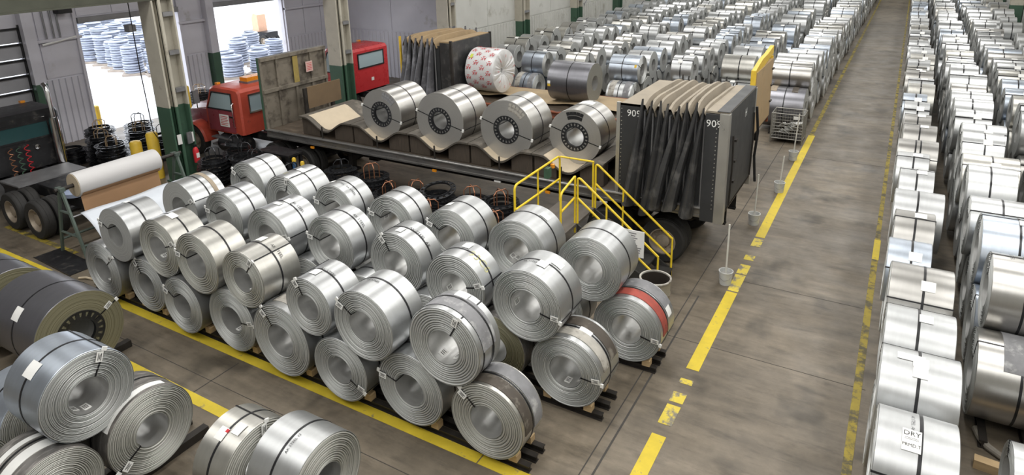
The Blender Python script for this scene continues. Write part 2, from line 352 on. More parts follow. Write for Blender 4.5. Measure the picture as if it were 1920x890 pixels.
bm_=struct(MB().b(-18.7,-18.2,YF,26,5.43,5.47).b(-18.48,-18.42,YF,26,5.47,6.15).b(-18.7,-18.2,YF,26,6.15,6.2),'trim_1',BEAM)
for k,y in enumerate((11.95,12.2,12.4)): MB().tube([(XL+.10,y,3.75),(XL+.10,y,5.2)],.03,6).build('conduit',GREYM,wall_l)
MB().tube([(XL+.12,11.75,3.62),(XL+.14,12.9,3.78)],.04,6).build('pipe',TAG,wall_l)
fl_=thing('wall_lamp','dark floodlight fixed high on the wall left of the first doorway','lamp',(XL+.3,12.55,4.75)); MB().b(-.2,.2,-.22,.22,-.1,.12).build('housing',BLACKP,fl_); MB().b(-.3,-.18,-.04,.04,-.04,.04).build('bracket',GREYM,fl_)
cb=thing('hanging_cable','thin black chain hanging beside the big cream and green column','cable',(-18.95,11.0,0)); MB().tube([(0,0,5.42),(-.02,.0,3.5),(.03,.02,1.6),(.2,.12,1.2)],.014,6).build('chain',BLK,cb); MB().b(-.25,.0,-.1,.1,4.55,4.75).build('control_box',GREYM,cb)
for a,b in (((XM+.06,41.5,2.3),(XM+.06,46.5,6.0)),((XM+.06,46.5,2.3),(XM+.06,41.5,6.0))): MB().tube([a,b],.035,6).build('brace_rod',GREYM,wm)

# ---------------------------------------------------------------- coils
import bmesh
_cm={}
def coil_mesh(R,L,r,rings,seg,st,ed,seed=0):
    key=(round(R,3),round(L,3),round(r,3),rings,seg,st,ed,seed)
    if key in _cm: return _cm[key]
    h=-L/2; rnd=random.Random(seed*7+rings); pr=[(r,h)]; mt=[]
    if rings:
        ra,rb=r+.012,R-.012; n=rings; ws=[rnd.uniform(.75,1.3) for _ in range(n)]; tot=sum(ws); a=ra
        for k in range(n):
            w=ws[k]*(rb-ra)/tot; g=rnd.uniform(.020,.036); o=rnd.uniform(-.006,.004)
            pr+=[(a+.03*w,h+g),(a+.20*w,h+o+.003),(a+.48*w,h+o-.004),(a+.80*w,h+o+.002),(a+.97*w,h+g)]; a+=w
    pr+=[(R-.006,h),(R,h+.006)]; nf=len(pr)-1
    pr+=[(R,L/2-.006),(R-.006,L/2),(r,L/2)]
    mats=[1]*(nf-1)+[0]*3+[1,2]
    mats=mats[:len(pr)]
    mb=MB(); mb.lathe(pr,seg,'Y',(0,0,0),True,mats)
    me=mb.mesh('steel_coil',[ST[st],EDGE[ed],BORE],True,32)
    bm=bmesh.new(); bm.from_mesh(me); bmesh.ops.recalc_face_normals(bm,faces=bm.faces); bm.to_mesh(me); bm.free()
    _cm[key]=me; return me
_sm={}
def cached(key,fn):
    if key not in _sm: _sm[key]=fn()
    return _sm[key]
def cmesh(mb,name,mat):
    me=mb.mesh(name,mat,True); bm=bmesh.new(); bm.from_mesh(me); bmesh.ops.recalc_face_normals(bm,faces=bm.faces); bm.to_mesh(me); bm.free(); return me
def strap_mesh(R,y,w=.028,seg=48): return cached(('s',round(R,3),round(y,3),w,seg),lambda:cmesh(MB().lathe([(R,y-w/2),(R+.006,y-w/2),(R+.006,y+w/2),(R,y+w/2)],seg),'strap',BLK))
def eye_mesh(R,L,r,a,w=.02,kind=0):
    def f():
        mb=MB(); c_,s_=math.cos(a),math.sin(a); T=.006
        def bar(ra,ya,rb,yb):
            # bar in the (radial, y) half-plane at angle a, thickness T outwards, width w tangential
            vs=[]
            for (q,y) in ((ra,ya),(rb,yb)):
                for dr,dw in ((0,-w/2),(0,w/2)):
                    vs.append((q*c_-dw*s_,y,q*s_+dw*c_))
            d=(rb-ra,yb-ya); l=math.hypot(*d); nr,ny=(-d[1]/l*T,d[0]/l*T)
            v2=[(x+nr*c_,y+ny,z+nr*s_) for x,y,z in vs]
            mb.add(vs+v2,[(0,1,3,2),(4,6,7,5),(0,4,5,1),(2,3,7,6),(0,2,6,4),(1,5,7,3)])
        h=L/2+.003
        bar(R+.002,h,R+.002,-h); bar(R+.008,-h,r-.004,-h); bar(r-.002,-h,r-.002,h); bar(r-.004,h,R+.008,h)
        return cmesh(mb,'eye_strap',BLK)
    return cached(('e',round(R,3),round(L,3),round(r,3),round(a,3),w),f)
def pad(o,R,y0,y1,a0,a1,mat,name='edge_pad',t=.008,label=None):
    p=put(name,cmesh(MB().arc(R+.001,t,y0,y1,a0,a1,max(4,int((a1-a0)*14))),name,mat),o)
    if label: p['label']=label
    return p
def sheet(o,R,ang,y,w,l,mat=TAG,name='label_sheet',t=.004): return pad(o,R+.007,y-w/2,y+w/2,ang-l/2/R,ang+l/2/R,mat,name,t)
RZ={'Y':0.,'X':PI/2,'-X':-PI/2}
def coil(X,Y,Z,R,L,label,axis='Y',r=.254,rings=0,st='galv',ed=None,seg=80,strap=(0.,),eye=None,group=None,seed=0,tag=True):
    ed=ed or st
    # (X,Y,Z) is the centre of the visible face
    if axis=='Y': loc=(X,Y+L/2,Z)
    elif axis=='X': loc=(X-L/2,Y,Z)
    else: loc=(X+L/2,Y,Z)
    o=put('steel_coil',coil_mesh(R,L,r,rings,seg,st,ed,seed),None,loc,(0,0,RZ[axis]),label,'coil',group)
    sg=48 if seg>40 else 24
    for y in strap: put('strap',strap_mesh(R,y*L,.028 if seg>40 else .035,sg),o)
    for a in (eye if isinstance(eye,(list,tuple)) else [eye] if eye is not None else []):
        put('eye_strap',eye_mesh(R,L,r,a,.02 if seg>40 else .03),o)
        if tag and seg>40:
            mb=MB(); q=(R+r)/2+.07; c_,s_=math.cos(a),math.sin(a)
            for d in (R,):
                mb.box((d*c_,-L/2-.004,d*s_),(.05,.02,.06),0,ry=-a)
            mb.box((q*c_-.035*s_,-L/2-.016,q*s_+.035*c_),(.13,.006,.085),0,ry=-a-.15,rx=.08)
            tg=mb.build('tag',TAG,o)
            mb=MB()
            for k in (-.018,.0,.018): mb.box((q*c_-(.035+k)*s_,-L/2-.0205,q*s_+(.035+k)*c_),(.09 if k else .06,.002,.008),0,ry=-a-.15,rx=.08)
            mb.build('tag_print',PRT,tg)
    return o
def bore_tags(o,L,r,angs,n=2):
    for i,a in enumerate(angs):
        R=r-.006; y=-L/2+.16+.05*i
        p=put('bore_tag',cmesh(MB().arc(R,.003,y-.07,y+.07,a-.18,a+.18,4),'bore_tag',TAG),o)
        mb=MB()
        for k in (-.03,0.,.03): mb.arc(R-.002,.001,y+k-.006,y+k+.006,a-.13,a+.12,3)
        put('tag_print',cmesh(mb,'tag_print',PRT),p)

ORD=['first','second','third','fourth','fifth','sixth','seventh','eighth','ninth','tenth','eleventh','twelfth','thirteenth','fourteenth','fifteenth','sixteenth','seventeenth','eighteenth','nineteenth','twentieth']
def nth(i): return ORD[i] if i<20 else '%d%s'%(i+1,{1:'st',2:'nd',3:'rd'}.get((i+1)%10 if (i+1)//10!=1 else 0,'th'))
PG='coils in the two-tier pile'
PB1=[(-13.211,6.169,.738,.608),(-11.958,6.284,.69,.56),(-10.657,6.146,.68,.55),(-9.381,6.217,.721,.591),(-8.08,6.15,.772,.642),(-6.79,6.147,.673,.543),(-5.513,6.243,.716,.586),(-4.195,6.231,.703,.573)]
PB2=[(x,7.7,.71,.58) for x in (-13.25,-11.9,-10.5,-9.12,-7.74,-6.3,-5.0)]+[(-3.716,7.686,.718,.588)]
PB3=[(x,9.16,.71,.58) for x in (-13.0,-11.62,-10.24,-8.86,-7.45,-6.07,-4.68)]+[(-3.32,9.164,.719,.589)]
PU1=[(-12.506,6.188,1.648,.543,.73),(-11.182,6.212,1.663,.565,.645),(-10.03,6.162,1.66,.565,.657),(-8.827,6.164,1.672,.507,.77),(-7.33,6.148,1.60,.481,.69),(-6.17,6.092,1.652,.555,.72),(-4.816,6.196,1.685,.587,.52)]
PU2=[(-12.58,7.59,1.66,.581,.76),(-11.24,7.645,1.68,.566,.656),(-9.81,7.518,1.64,.577,.80),(-8.46,7.753,1.67,.568,.617),(-7.02,7.85,1.62,.57,.587),(-5.62,7.6,1.66,.563,.541),(-4.33,7.6,1.70,.583,.731)]
PU3=[(-12.34,9.098,1.66,.581,.717),(-10.93,8.905,1.645,.575,.834),(-9.58,8.996,1.65,.569,.616),(-8.17,9.086,1.635,.573,.609),(-6.77,9.087,1.63,.569,.789),(-5.39,9.163,1.655,.583,.80),(-3.98,9.096,1.68,.573,.80)]
# rings on the face, finish, eye-strap angle (deg), strap offset
U1=[(0,'galv',155,0),(9,'warm',20,0),(8,'warm',165,0),(9,'warm',52,0),(8,'galv',115,0),(11,'galv',145,.1),(9,'galv',60,-.3)]
U2=[(0,'galv',25,0),(14,'galv',165,0),(13,'galv',10,.05),(14,'galv',165,.05),(9,'galv',118,0),(9,'galv',15,0),(16,'galv',-12,.05)]
U3=[(9,'galv',140,0),(7,'galv',70,0),(8,'galv',160,0),(9,'galv',160,0),(12,'galv',150,.05),(16,'galv',-12,.05),(16,'galv',None,0)]
B1=[(14,'galv',40,0),(7,'galv',115,0),(12,'galv',150,0),(14,'galv',5,0),(11,'galv',125,0),(12,'galv',-28,0),(10,'galv',165,0),(9,'warm',135,0)]
B2=[(10,'galv',None,0)]*6+[(14,'olive',None,0),(17,'galv',-3,0)]
B3=[(10,'galv',None,0)]*7+[(17,'galv',-12,0)]
look={('l',0,6):'small-ringed coil',}
PILE={}
for row,(bots,tops,bs,us,rw) in enumerate(((PB1,PU1,B1,U1,'near'),(PB2,PU2,B2,U2,'middle'),(PB3,PU3,B3,U3,'far'))):
    for i,(x,y,z,R) in enumerate(bots):
        n,st,e,so=bs[i]; ed=None
        if st=='olive': st,ed='oily','olive'
        pl=(nth(i)+' from left') if i<7 else 'rightmost'
        lb='steel coil, %s, lower tier, %s row of the pile'%(pl,rw)
        o=coil(x,y,z,R,{7:(.552,.662,.697)[row]}.get(i,.62),lb,'Y',R*.435,n,st,ed,80 if row==0 or i>5 else 48,(so,),None if e is None else math.radians(e),PG,i+row*9)
        PILE['l',row,i]=o
    for i,(x,y,z,R,L) in enumerate(tops):
        n,st,e,so=us[i]
        pl=(nth(i)+' from left') if i<6 else 'rightmost'
        lb='steel coil, %s, upper tier, %s row of the pile'%(pl,rw)
        o=coil(x,y,z,R,L,lb,'Y',R*.435,n,st,None,80,(so,),None if e is None else math.radians(e),PG,i+row*9+40)
        PILE['u',row,i]=o
def relabel(k,s): PILE[k]['label']=s
def geo(k):
    t={'l':(PB1,PB2,PB3),'u':(PU1,PU2,PU3)}[k[0]][k[1]][k[2]]; R=t[3]; L=t[4] if len(t)>4 else {7:(.552,.662,.697)[k[1]]}.get(k[2],.62)
    return PILE[k],R,L
D=math.radians
o,R,L=geo(('u',0,6)); pad(o,R,-L/2+.09,L/2-.12,D(5),D(128),PADG,label='mottled grey pad'); put('strap',strap_mesh(R+.009,.13*L),o); sheet(o,R,D(85),L*.33,.13,.2)
relabel(('u',0,6),'coil with a wide grey mottled pad, rightmost upper coil of the near row')
o,R,L=geo(('l',0,7)); pad(o,R,-L/2+.06,-.03,D(-5),D(125),PADB,label='dark brown ribbed pad'); pad(o,R,.03,L/2-.03,D(-8),D(125),PADG,label='dark grey pad'); 
relabel(('l',0,7),'coil with brown and grey pads, rightmost lower coil of the near row')
o,R,L=geo(('l',1,7)); pad(o,R,-L/2+.1,-.04,D(12),D(120),PADS,label='stained pale pad'); pad(o,R,.05,L/2-.06,D(15),D(120),PADB,label='dark brown pad'); sheet(o,R,D(72),.0,.10,.2); 
relabel(('l',1,7),'coil with dark brown and stained pale pads, rightmost lower coil of the middle row')
o,R,L=geo(('l',2,7)); pad(o,R,-L/2+.11,-.03,D(-2),D(125),PADR,label='red pad'); pad(o,R,.05,L/2-.03,D(30),D(125),PADG,label='grey pad'); sheet(o,R,D(24),.14,.16,.16)
relabel(('l',2,7),'coil with a red pad, at the right end below the stair foot')
o,R,L=geo(('u',2,0)); relabel(('u',2,0),'coil at the far left corner of the pile, with plain pale wrap')
o,R,L=geo(('u',1,0)); pad(o,R,L*.18,L*.30,D(25),D(120),PADT,label='tan paper band'); relabel(('u',1,0),'coil with a tan paper band, leftmost upper coil of the middle row')
o,R,L=geo(('l',0,4)); pad(o,R,-L*.3,L*.1,D(60),D(110),PADS)
for k,a,y,w,l in ((('u',0,0),98,0,.1,.12),(('u',0,1),80,-.02,.14,.2),(('u',0,3),96,.12,.15,.15),(('u',0,4),92,-.1,.15,.14),(('u',1,2),80,.1,.14,.16),(('u',1,2),88,-.1,.10,.16),(('u',1,5),88,.12,.15,.14),(('u',1,4),88,-.12,.16,.12),(('u',1,6),62,.16,.14,.18),(('u',1,6),78,-.04,.16,.15),(('u',2,5),60,.16,.15,.18),(('u',2,1),80,.06,.14,.2),(('u',2,4),105,-.12,.14,.12),(('u',2,2),108,-.12,.1,.14)):
    o,R,L=geo(k); sheet(o,R,D(a),y,w,l)
for k,t,s,a,y in ((('u',0,3),'AK STEEL',.075,50,.10),(('u',0,4),'AK STEEL',.075,75,.02),(('u',1,2),'AK STEEL',.08,58,.12),(('u',1,3),'AK STEEL',.08,48,.1),(('u',1,4),'AK STEEL  AK',.085,55,.03),(('u',2,2),'AK STEEL  AK STEEL',.07,70,-.12),(('u',2,3),'AK AK',.07,88,-.03),(('u',0,5),'AK STEEL',.06,95,-.01),(('u',1,6),'AK STEEL',.06,98,-.05),(('l',1,7),'AK STEEL',.05,100,-.06)):
    o,R,L=geo(k); text_cyl(t,s,R+.0095,D(a),y,True,PRT,o)
o,R,L=geo(('u',1,5)); text_cyl('93C6',.2,R+.004,D(52),-.02,True,CHALK,o,'chalk_number')
relabel(('u',1,5),'coil with 93C6 written in yellow, sixth upper coil from left, middle row')
o,R,L=geo(('u',2,1)); text_cyl('71',.12,R+.004,D(95),-.24,False,CHALK,o,'chalk_number')
for k,angs in ((('l',0,0),(-95,-70)),(('l',0,3),(-95,-72)),(('l',0,5),(150,-60)),(('u',0,1),(-115,-80)),(('u',0,3),(-80,)),(('u',0,6),(-120,-70)),(('u',1,5),(-150,)),(('u',1,6),(-165,)),(('u',2,5),(-130,-110)),(('l',1,7),(-95,-50)),(('u',2,3),(170,))):
    o,R,L=geo(k); bore_tags(o,L,R*.435,[D(a) for a in angs])

# timber chocks and steel rails under the pile
for row,(bots,y0) in enumerate(((PB1,6.17),(PB2,7.69),(PB3,9.16))):
    ln=(.56,.62,.64)[row]
    for j in range(3):
        y=((6.40,6.60,6.80),(7.80,8.07,8.34),(9.26,9.50,9.76))[row][j]
        xe=(-3.62,-3.15,-2.82)[row]-(.0 if j else .0)
        mb=MB(); mb.b(-14.1,xe,-.045,.045,0,.014); mb.b(-14.1,xe,-.012,.012,.014,.09); mb.b(-14.1,xe,-.045,.045,.09,.104)
        mb.build('support_rail',RAIL,loc=(0,y,0.002),label='dark steel rail under the %s row of the pile, %s of three from the camera'%(('near','middle','far')[row],('nearest','second','third')[j]),cat='rail',group='rails under the pile')
    ck=cached(('chock',),lambda:MB().prism([(-.065,0),(.065,0),(.065,.10),(.05,.115),(-.045,.115),(-.065,.10)],-.06,.06).mesh('chock',WOOD,False))
    for i,(x,y,z,R) in enumerate(bots):
        if row>0 and i<7: continue
        for j in ((0,2) if i==7 else (0,)):
            for s in (-1,1):
                dx=math.sqrt(max(.01,R*R-(z-.106-.10)**2))
                lb='pale wood chock under %s lower coil, %s row, %s side'%((nth(i)+' from left,') if i<7 else 'the rightmost',('near','middle','far')[row],'left' if s<0 else 'right')
                if j: lb='rear '+lb
                put('wood_chock',ck,None,(x+s*(dx+.05),((6.40,6.60,6.80),(7.80,8.07,8.34),(9.26,9.50,9.76))[row][j],.107),(0,0,0 if s>0 else PI),lb,'wood chock','chocks under the pile')

# coils lying crosswise in the near left corner
GG='coils in the near left corner'
o=coil(-8.12,3.32,1.66,.572,.81,'big pale coil on top of the near left group, tag on its face','X',.235,19,'blue','galv',96,(0,),D(60),GG,71); sheet(o,.572,D(128),0,.2,.2); bore_tags(o,.81,.235,[D(-90),D(-120)])
o=coil(-8.03,3.92,.73,.6,.62,'lower coil right of the big pale coil, with a black-strapped dark wrap','X',.225,16,'oily','warm',96,(.1,),D(-150),GG,72); pad(o,.6,-.26,-.16,D(60),D(150),TAG)
o=coil(-8.05,2.72,.69,.555,.7,'lower coil with banded wrap directly below the big pale coil','X',.225,15,'oily','warm',96,(.1,),None,GG,73); pad(o,.555,-.16,.0,D(50),D(150),TAG); pad(o,.555,.12,.2,D(50),D(150),TAG)
o=coil(-11.11,4.65,.84,.71,1.5,'large dark coil with black perforated ring round its eye','X',.26,0,'dark','olive',96,(-.05,),D(25),GG,74)
sheet(o,.71,D(140),-.08,.2,.22)
ringdark=o
coil(-13.0,4.55,.84,.71,1.3,'large dark coil behind the ring-eyed one at the left frame edge','X',.26,0,'dark','olive',80,(0,),None,GG,75)
coil(-9.25,2.2,.71,.58,.7,'pale coil cut off by the lower left frame corner','X',.25,12,'galv','warm',80,(.1,),D(60),GG,76)
coil(-9.6,3.35,.70,.565,.8,'ring-faced coil half hidden behind the big pale coil','X',.24,14,'blue','warm',80,(0,),None,GG,77)
o=coil(-6.236,4.225,.71,.58,.557,'left one of the two coils at the lower frame edge, red-tagged','X',.255,9,'warm','warm',96,(0,),D(75),GG,78,); sheet(o,.58,D(115),.05,.14,.16); sheet(o,.58,D(102),-.12,.13,.16); pad(o,.58,-.02,.02,D(108),D(112),RED,'red_clip',.012)
o=coil(-5.34,4.45,.71,.58,.763,'right one of the two coils at the lower frame edge, yellow-marked','X',.215,14,'galv','warm',96,(0,),None,GG,79); text_cyl('AK STEEL 12',.05,.588,D(108),-.07,True,PRT,o); text_cyl('Y D',.17,.585,D(158),-.05,False,CHALK,o,'chalk_mark')
for nm,yy,x0,x1 in (('first',3.0,-10.6,-7.7),('second',3.6,-10.6,-7.7)):
    pass
for x,lbl in ((-8.2,'dark rail under the near left coils, nearest the face'),(-8.6,'dark rail under the near left coils, set back'),(-5.5,'dark rail under the two coils at the lower edge, right'),(-6.0,'dark rail under the two coils at the lower edge, middle'),(-6.6,'dark rail under the two coils at the lower edge, left'),(-11.4,'dark rail under the large dark coils, right'),(-12.4,'dark rail under the large dark coils, middle'),(-13.6,'dark rail under the large dark coils, left'),(-9.5,'dark rail under the lower left corner coils'),(-9.85,'second dark rail under the lower left corner coils')):
    MB().b(-.06,.06,-1.9 if x>-11 else -.9,.75 if x>-11 else .9,0,.128).build('support_rail',RAIL,loc=(x,4.0 if x>-11 else 4.6,.001),label=lbl,cat='rail',group='rails under the corner coils')
# perforated ring (reused loose and clipped on coil eyes)
def flange(ro,ri,n,t=.012,lip=.07,sub=3,wf=.55,bw=.022):
    def f():
        mb=MB(); seg=n*sub
        mb.lathe([(ri,0),(ri,-lip),(ri+.012,-lip),(ri+.012,-t),(ri+.012+bw,-t),(ri+.012+bw,0)],seg,'Z'); mb.lathe([(ro-bw,0),(ro-bw,-t),(ro,-t),(ro,0)],seg,'Z')
        rm=(ri+.012+ro)/2; w=2*PI*rm/n*wf
        for k in range(n):
            q=2*PI*k/n; mb.box((rm*math.cos(q),rm*math.sin(q),-t/2),(ro-bw-ri-.012-bw+.004,w,t),0,rz=q)
        return cmesh(mb,'perforated_ring',BLACKS)
    return cached(('fl',ro,ri,n,sub,wf,bw),f)
put('eye_ring',flange(.385,.235,20,wf=.62,bw=.03),ringdark,(0,-.765,0),(PI/2,0,0))['label']='black perforated ring round the eye'
# ---------------------------------------------------------------- wheels, trucks, trailers
TYRE=lambda R,w:cached(('ty',R,w),lambda:cmesh(MB().lathe([(R*.58,-w*.42),(R*.62,-w*.5),(R*.92,-w*.5),(R*.985,-w*.40),(R,-w*.3),(R*.985,-w*.12),(R,-w*.1),(R,w*.1),(R*.985,w*.12),(R,w*.3),(R*.985,w*.4),(R*.92,w*.5),(R*.62,w*.5),(R*.58,w*.42)],40,'Y'),'tyre',RUB))
def _rim(R,w):
    mb=MB(); mb.lathe([(R*.595,-w*.46),(R*.55,-w*.46),(R*.50,-w*.1),(R*.30,-w*.02),(R*.28,-w*.28),(R*.16,-w*.32),(.001,-w*.32),(.001,w*.1),(R*.5,w*.1),(R*.595,w*.4)],32,'Y')
    for k in range(10):
        q=2*PI*k/10; mb.box((R*.40*math.cos(q),-w*.09,R*.40*math.sin(q)),(.03,.05,.03))
    return cmesh(mb,'rim',RIMM)
def wheel(parent,x,y,z,R=.5,w=.27,flip=False,name='wheel'):
    o=put(name,TYRE(R,w),parent,(x,y,z),(0,0,PI if flip else 0)); put('rim',cached(('rim',R,w),lambda:_rim(R,w)),o); return o
GLASSD=mk_glass('dark_cab_glass',(.035,.085,.09),.9)
def tractor(name,label,loc,paint,hoodp,roofz=2.6,dual=True,beacon=True,stack=False,sign=True,frame_len=3.4):
    """a day-cab truck heading -X; origin on the ground below the rear wall of the cab"""
    t=thing(name,label,'truck',loc)
    hw=1.08
    # cab shell without openings; glass panes set proud of it
    mb=MB(); poly=[(0,1.0),(0,roofz-.12),(-.08,roofz-.02),(-.25,roofz),(-1.25,roofz+.02),(-1.45,roofz-.06),(-1.78,1.78),(-1.78,1.0)]
    n=len(poly); ys=((-hw,0),(-hw+.07,.05),(hw-.07,.05),(hw,0)); 
    vs=[]; 
    for y,e in ((-hw,.05),(-hw+.06,0),(hw-.06,0),(hw,.05)):
        for x,z in poly: vs.append((x+(-e if x>-.9 else e),y,z-(e if z>1.5 else 0)))
    fs=[tuple(range(n))[::-1]]+[tuple(range(3*n,4*n))]
    for k in range(3):
        for i in range(n): fs.append((k*n+i,k*n+(i+1)%n,(k+1)*n+(i+1)%n,(k+1)*n+i))
    mb.add(vs,fs); cab=mb.build('cab',paint,t)
    dk=BLACKP
    # rear window
    z0,z1=(roofz-.78,roofz-.26) if not stack else (roofz-.74,roofz-.34); GL=GLASSD if stack else GLASS
    fr=MB(); fr.b(-.01,.03,-.72,.72,z1,z1+.05); fr.b(-.01,.03,-.72,.72,z0-.05,z0); fr.b(-.01,.03,-.77,-.72,z0-.05,z1+.05); fr.b(-.01,.03,.72,.77,z0-.05,z1+.05)
    f=fr.build('rear_window_frame',CHROME if paint is REDP else dk,t)
    MB().b(-.004,.012,-.72,.72,z0,z1).build('window_glass',GL,f)
    if paint is REDP:
        for y in (-.24,.24): MB().b(.0,.025,y-.02,y+.02,z0,z1).build('window_bar',CHROME,f)
    for s in (-1,1):
        d=MB().prism([(-.35,1.05),(-.35,1.76),(-1.62,1.76),(-1.62,1.05)],s*(hw+.0),s*(hw+.03)).build('door_panel',hoodp,t)
        MB().b(-.55,-.38,s*(hw+.03)-.02,s*(hw+.03)+.02,1.55,1.60).build('door_handle',CHROME,d)
        w=MB().prism([(-.40,1.80),(-.40,roofz-.20),(-1.28,roofz-.20),(-1.56,1.80)],s*(hw-.02),s*(hw+.025)).build('side_window',GL,t)
        e=MB(); e.tube([(-.37,s*(hw+.03),1.78),(-.37,s*(hw+.03),roofz-.17),(-1.29,s*(hw+.03),roofz-.17),(-1.60,s*(hw+.03),1.78),(-.37,s*(hw+.03),1.78)],.025,6); e.build('window_trim',dk,w)
        if sign and s<0:
            sg=MB().b(-1.05,-.60,-hw-.04,-hw-.032,1.22,1.62).build('door_sign',TAG,d)
            p=MB()
            for k in range(6): p.b(-1.0,-.68+(.04 if k%2 else 0),-hw-.044,-hw-.041,1.27+k*.055,1.29+k*.055)
            p.build('sign_print',RED,sg)
        m=MB(); m.tube([(-1.7,s*(hw),1.75),(-1.75,s*(hw+.28),1.8),(-1.75,s*(hw+.28),2.45),(-1.6,s*(hw-.02),2.45)],.018,6); mm=m.build('mirror_bracket',CHROME,t)
        MB().b(-1.79,-1.73,s*(hw+.28)-.1,s*(hw+.28)+.1,1.95,2.38).build('mirror',GREYM,mm)
        g=MB(); g.tube([(-.30,s*(hw+.03),1.25),(-.30,s*(hw+.09),1.28),(-.30,s*(hw+.09),2.0),(-.30,s*(hw+.03),2.03)],.015,6); g.build('grab_rail',CHROME,t)
        st=MB(); st.b(-1.5,-.5,s*hw-.12,s*hw+.10,.55,.60); st.b(-1.5,-.5,s*hw-.12,s*hw+.10,.80,.84); st.build('cab_step',GREYM,t)
    ws=MB(); ws.prism([(-1.49,roofz-.16),(-1.77,1.84),(-1.80,1.84),(-1.52,roofz-.16)],-hw+.12,hw-.12); ws.build('windscreen',GLASS,t)
    # hood, fenders, bumper
    hv=[]; 
    for x,w,zb,zt in ((-1.76,.82,.95,1.80),(-2.5,.74,.95,1.72),(-3.25,.62,.95,1.60),(-3.45,.55,.98,1.42)):
        hv+=[(x,-w,zb),(x,-w,zt-.16),(x,-w+.16,zt),(x,w-.16,zt),(x,w,zt-.16),(x,w,zb)]
    fs=[]
    for k in range(3):
        for i in range(6): fs.append((k*6+i,k*6+(i+1)%6,(k+1)*6+(i+1)%6,(k+1)*6+i))
    fs+=[tuple(range(6)),tuple(range(18,24))[::-1]]
    MB().add(hv,fs).build('hood',hoodp,t)
    MB().b(-3.49,-3.44,-.48,.48,.95,1.38).build('grille',CHROME,t)
    MB().b(-3.62,-3.5,-1.1,1.1,.45,.80).build('front_bumper',GREYM,t)
    for s in (-1,1):
        mb=MB(); N=12; vs=[]
        for k in range(N+1):
            q=PI*(.02+.96*k/N); x=-2.55+.66*math.cos(q); z=.52+.66*math.sin(q)
            for yy,dr in ((.62,0),(1.10,0),(1.16,-.06),(1.10,-.08),(.62,-.06)): vs.append((-2.55+(.66+dr)*math.cos(q),s*yy,.52+(.66+dr)*math.sin(q)))
        fs=[]
        for k in range(N):
            for i in range(5): fs.append((k*5+i,k*5+(i+1)%5,(k+1)*5+(i+1)%5,(k+1)*5+i))
        fs+=[(0,1,2,3,4),tuple(N*5+i for i in range(5))]
        mb.add(vs,fs).build('front_fender',BLACKP if paint is BLACKP else paint,t)
        MB().lathe([(.001,-.05),(.10,-.04),(.11,.04),(.001,.05)],16,'X',(-3.48,s*.78,1.08)).build('headlamp',CHROME,t)
        wheel(t,-2.55,s*.98,.52,.5,.28,s>0,'front_wheel')
    if beacon:
        MB().b(-.85,-.45,-.35,.35,roofz+.0,roofz+.07).build('beacon_base',GREYM,t); MB().b(-.83,-.47,-.33,.33,roofz+.07,roofz+.2).build('amber_beacon',AMB,t)
    for y in (-.8,.8): MB().b(-1.4,-1.28,y-.06,y+.06,roofz+.0,roofz+.07).build('marker_lamp',AMB,t)
    # chassis
    fm=MB()
    for s in (-1,1): fm.b(-3.4,frame_len,s*.42-.05,s*.42+.05,.72,.98)
    for x in (.3,1.3,2.6,frame_len-.1): fm.b(x-.06,x+.06,-.42,.42,.76,.92)
    fm.build('chassis_frame',BLACKP,t)
    for s in (-1,1): MB().lathe([(.001,-.55),(.30,-.55),(.32,-.5),(.32,.5),(.30,.55),(.001,.55)],24,'X',(-.65,s*.92,.62)).build('fuel_tank',GREYM if stack else BLACKP,t)
    MB().b(1.5,2.5,-.5,.5,.99,1.05).build('fifth_wheel_plate',BLACKP,t)
    for x in (1.45,2.65):
        for s in (-1,1):
            wheel(t,x,s*1.06,.5,.5,.27,s>0,'drive_wheel'); wheel(t,x,s*.74,.5,.5,.27,s>0,'inner_drive_wheel')
        MB().tube([(x,-.7,.5),(x,.7,.5)],.09,10).build('axle',BLACKP,t)
    return t
TR1=tractor('semi_truck','red and maroon truck with amber beacon, hooked to the coil-laden flatbed',(-17.75,14.32,0),REDP,MAR,2.5,frame_len=3.3)
TR2=tractor('semi_truck','bright red truck standing behind the cream and green column',(-18.6,20.3,0),REDB,REDB,2.75,beacon=False,sign=False)
MB().b(.0,.012,-.05,.1,1.35,1.48).build('rear_sticker',TAG,TR2)
TR0=tractor('semi_truck','black bobtail truck with tall chrome exhaust stack, left edge',(-20.5,8.25,0),BLACKP,BLACKP,2.6,beacon=False,stack=True,sign=False,frame_len=3.6)
mb=MB(); mb.tube([(.2,.82,.85),(.2,.82,2.35)],.115,16); mb.tube([(.2,.82,2.35),(.2,.82,3.05),(.16,.82,3.2),(.05,.82,3.28)],.065,14); mb.build('exhaust_stack',CHROME,TR0)
MB().tube([(.2,.82,.9),(.18,.6,.72),(.2,.2,.7)],.08,10).build('exhaust_pipe',GREYM,TR0)
for k,(y,m) in enumerate(((-.35,COPPER),(-.15,COLG),(.05,RED))):
    pth=[(.10+.06*math.cos(i*1.1)+.05*i/24,y+.06*math.sin(i*1.1),1.75-.028*i) for i in range(30)]
    MB().tube(pth,.012,5,cap=False).build('coiled_air_line',m,TR0)
for y in (-.75,.55): MB().b(.0,.02,y-.14,y+.14,2.38,2.40).build('roof_light_bar',CHROME,TR0)
MB().tube([(.0,.98,1.25),(.06,1.0,1.3),(.06,1.0,2.2),(.0,.98,2.3)],.018,6).build('grab_rail',CHROME,TR0)
MB().lathe([(.001,0),(.07,0),(.07,.02),(.001,.03)],14,'X',(.02,.35,1.6)).build('work_lamp',CHROME,TR0)
MB().b(.35,1.35,-.85,.85,1.0,1.04).build('deck_plate',GREYM,TR0)

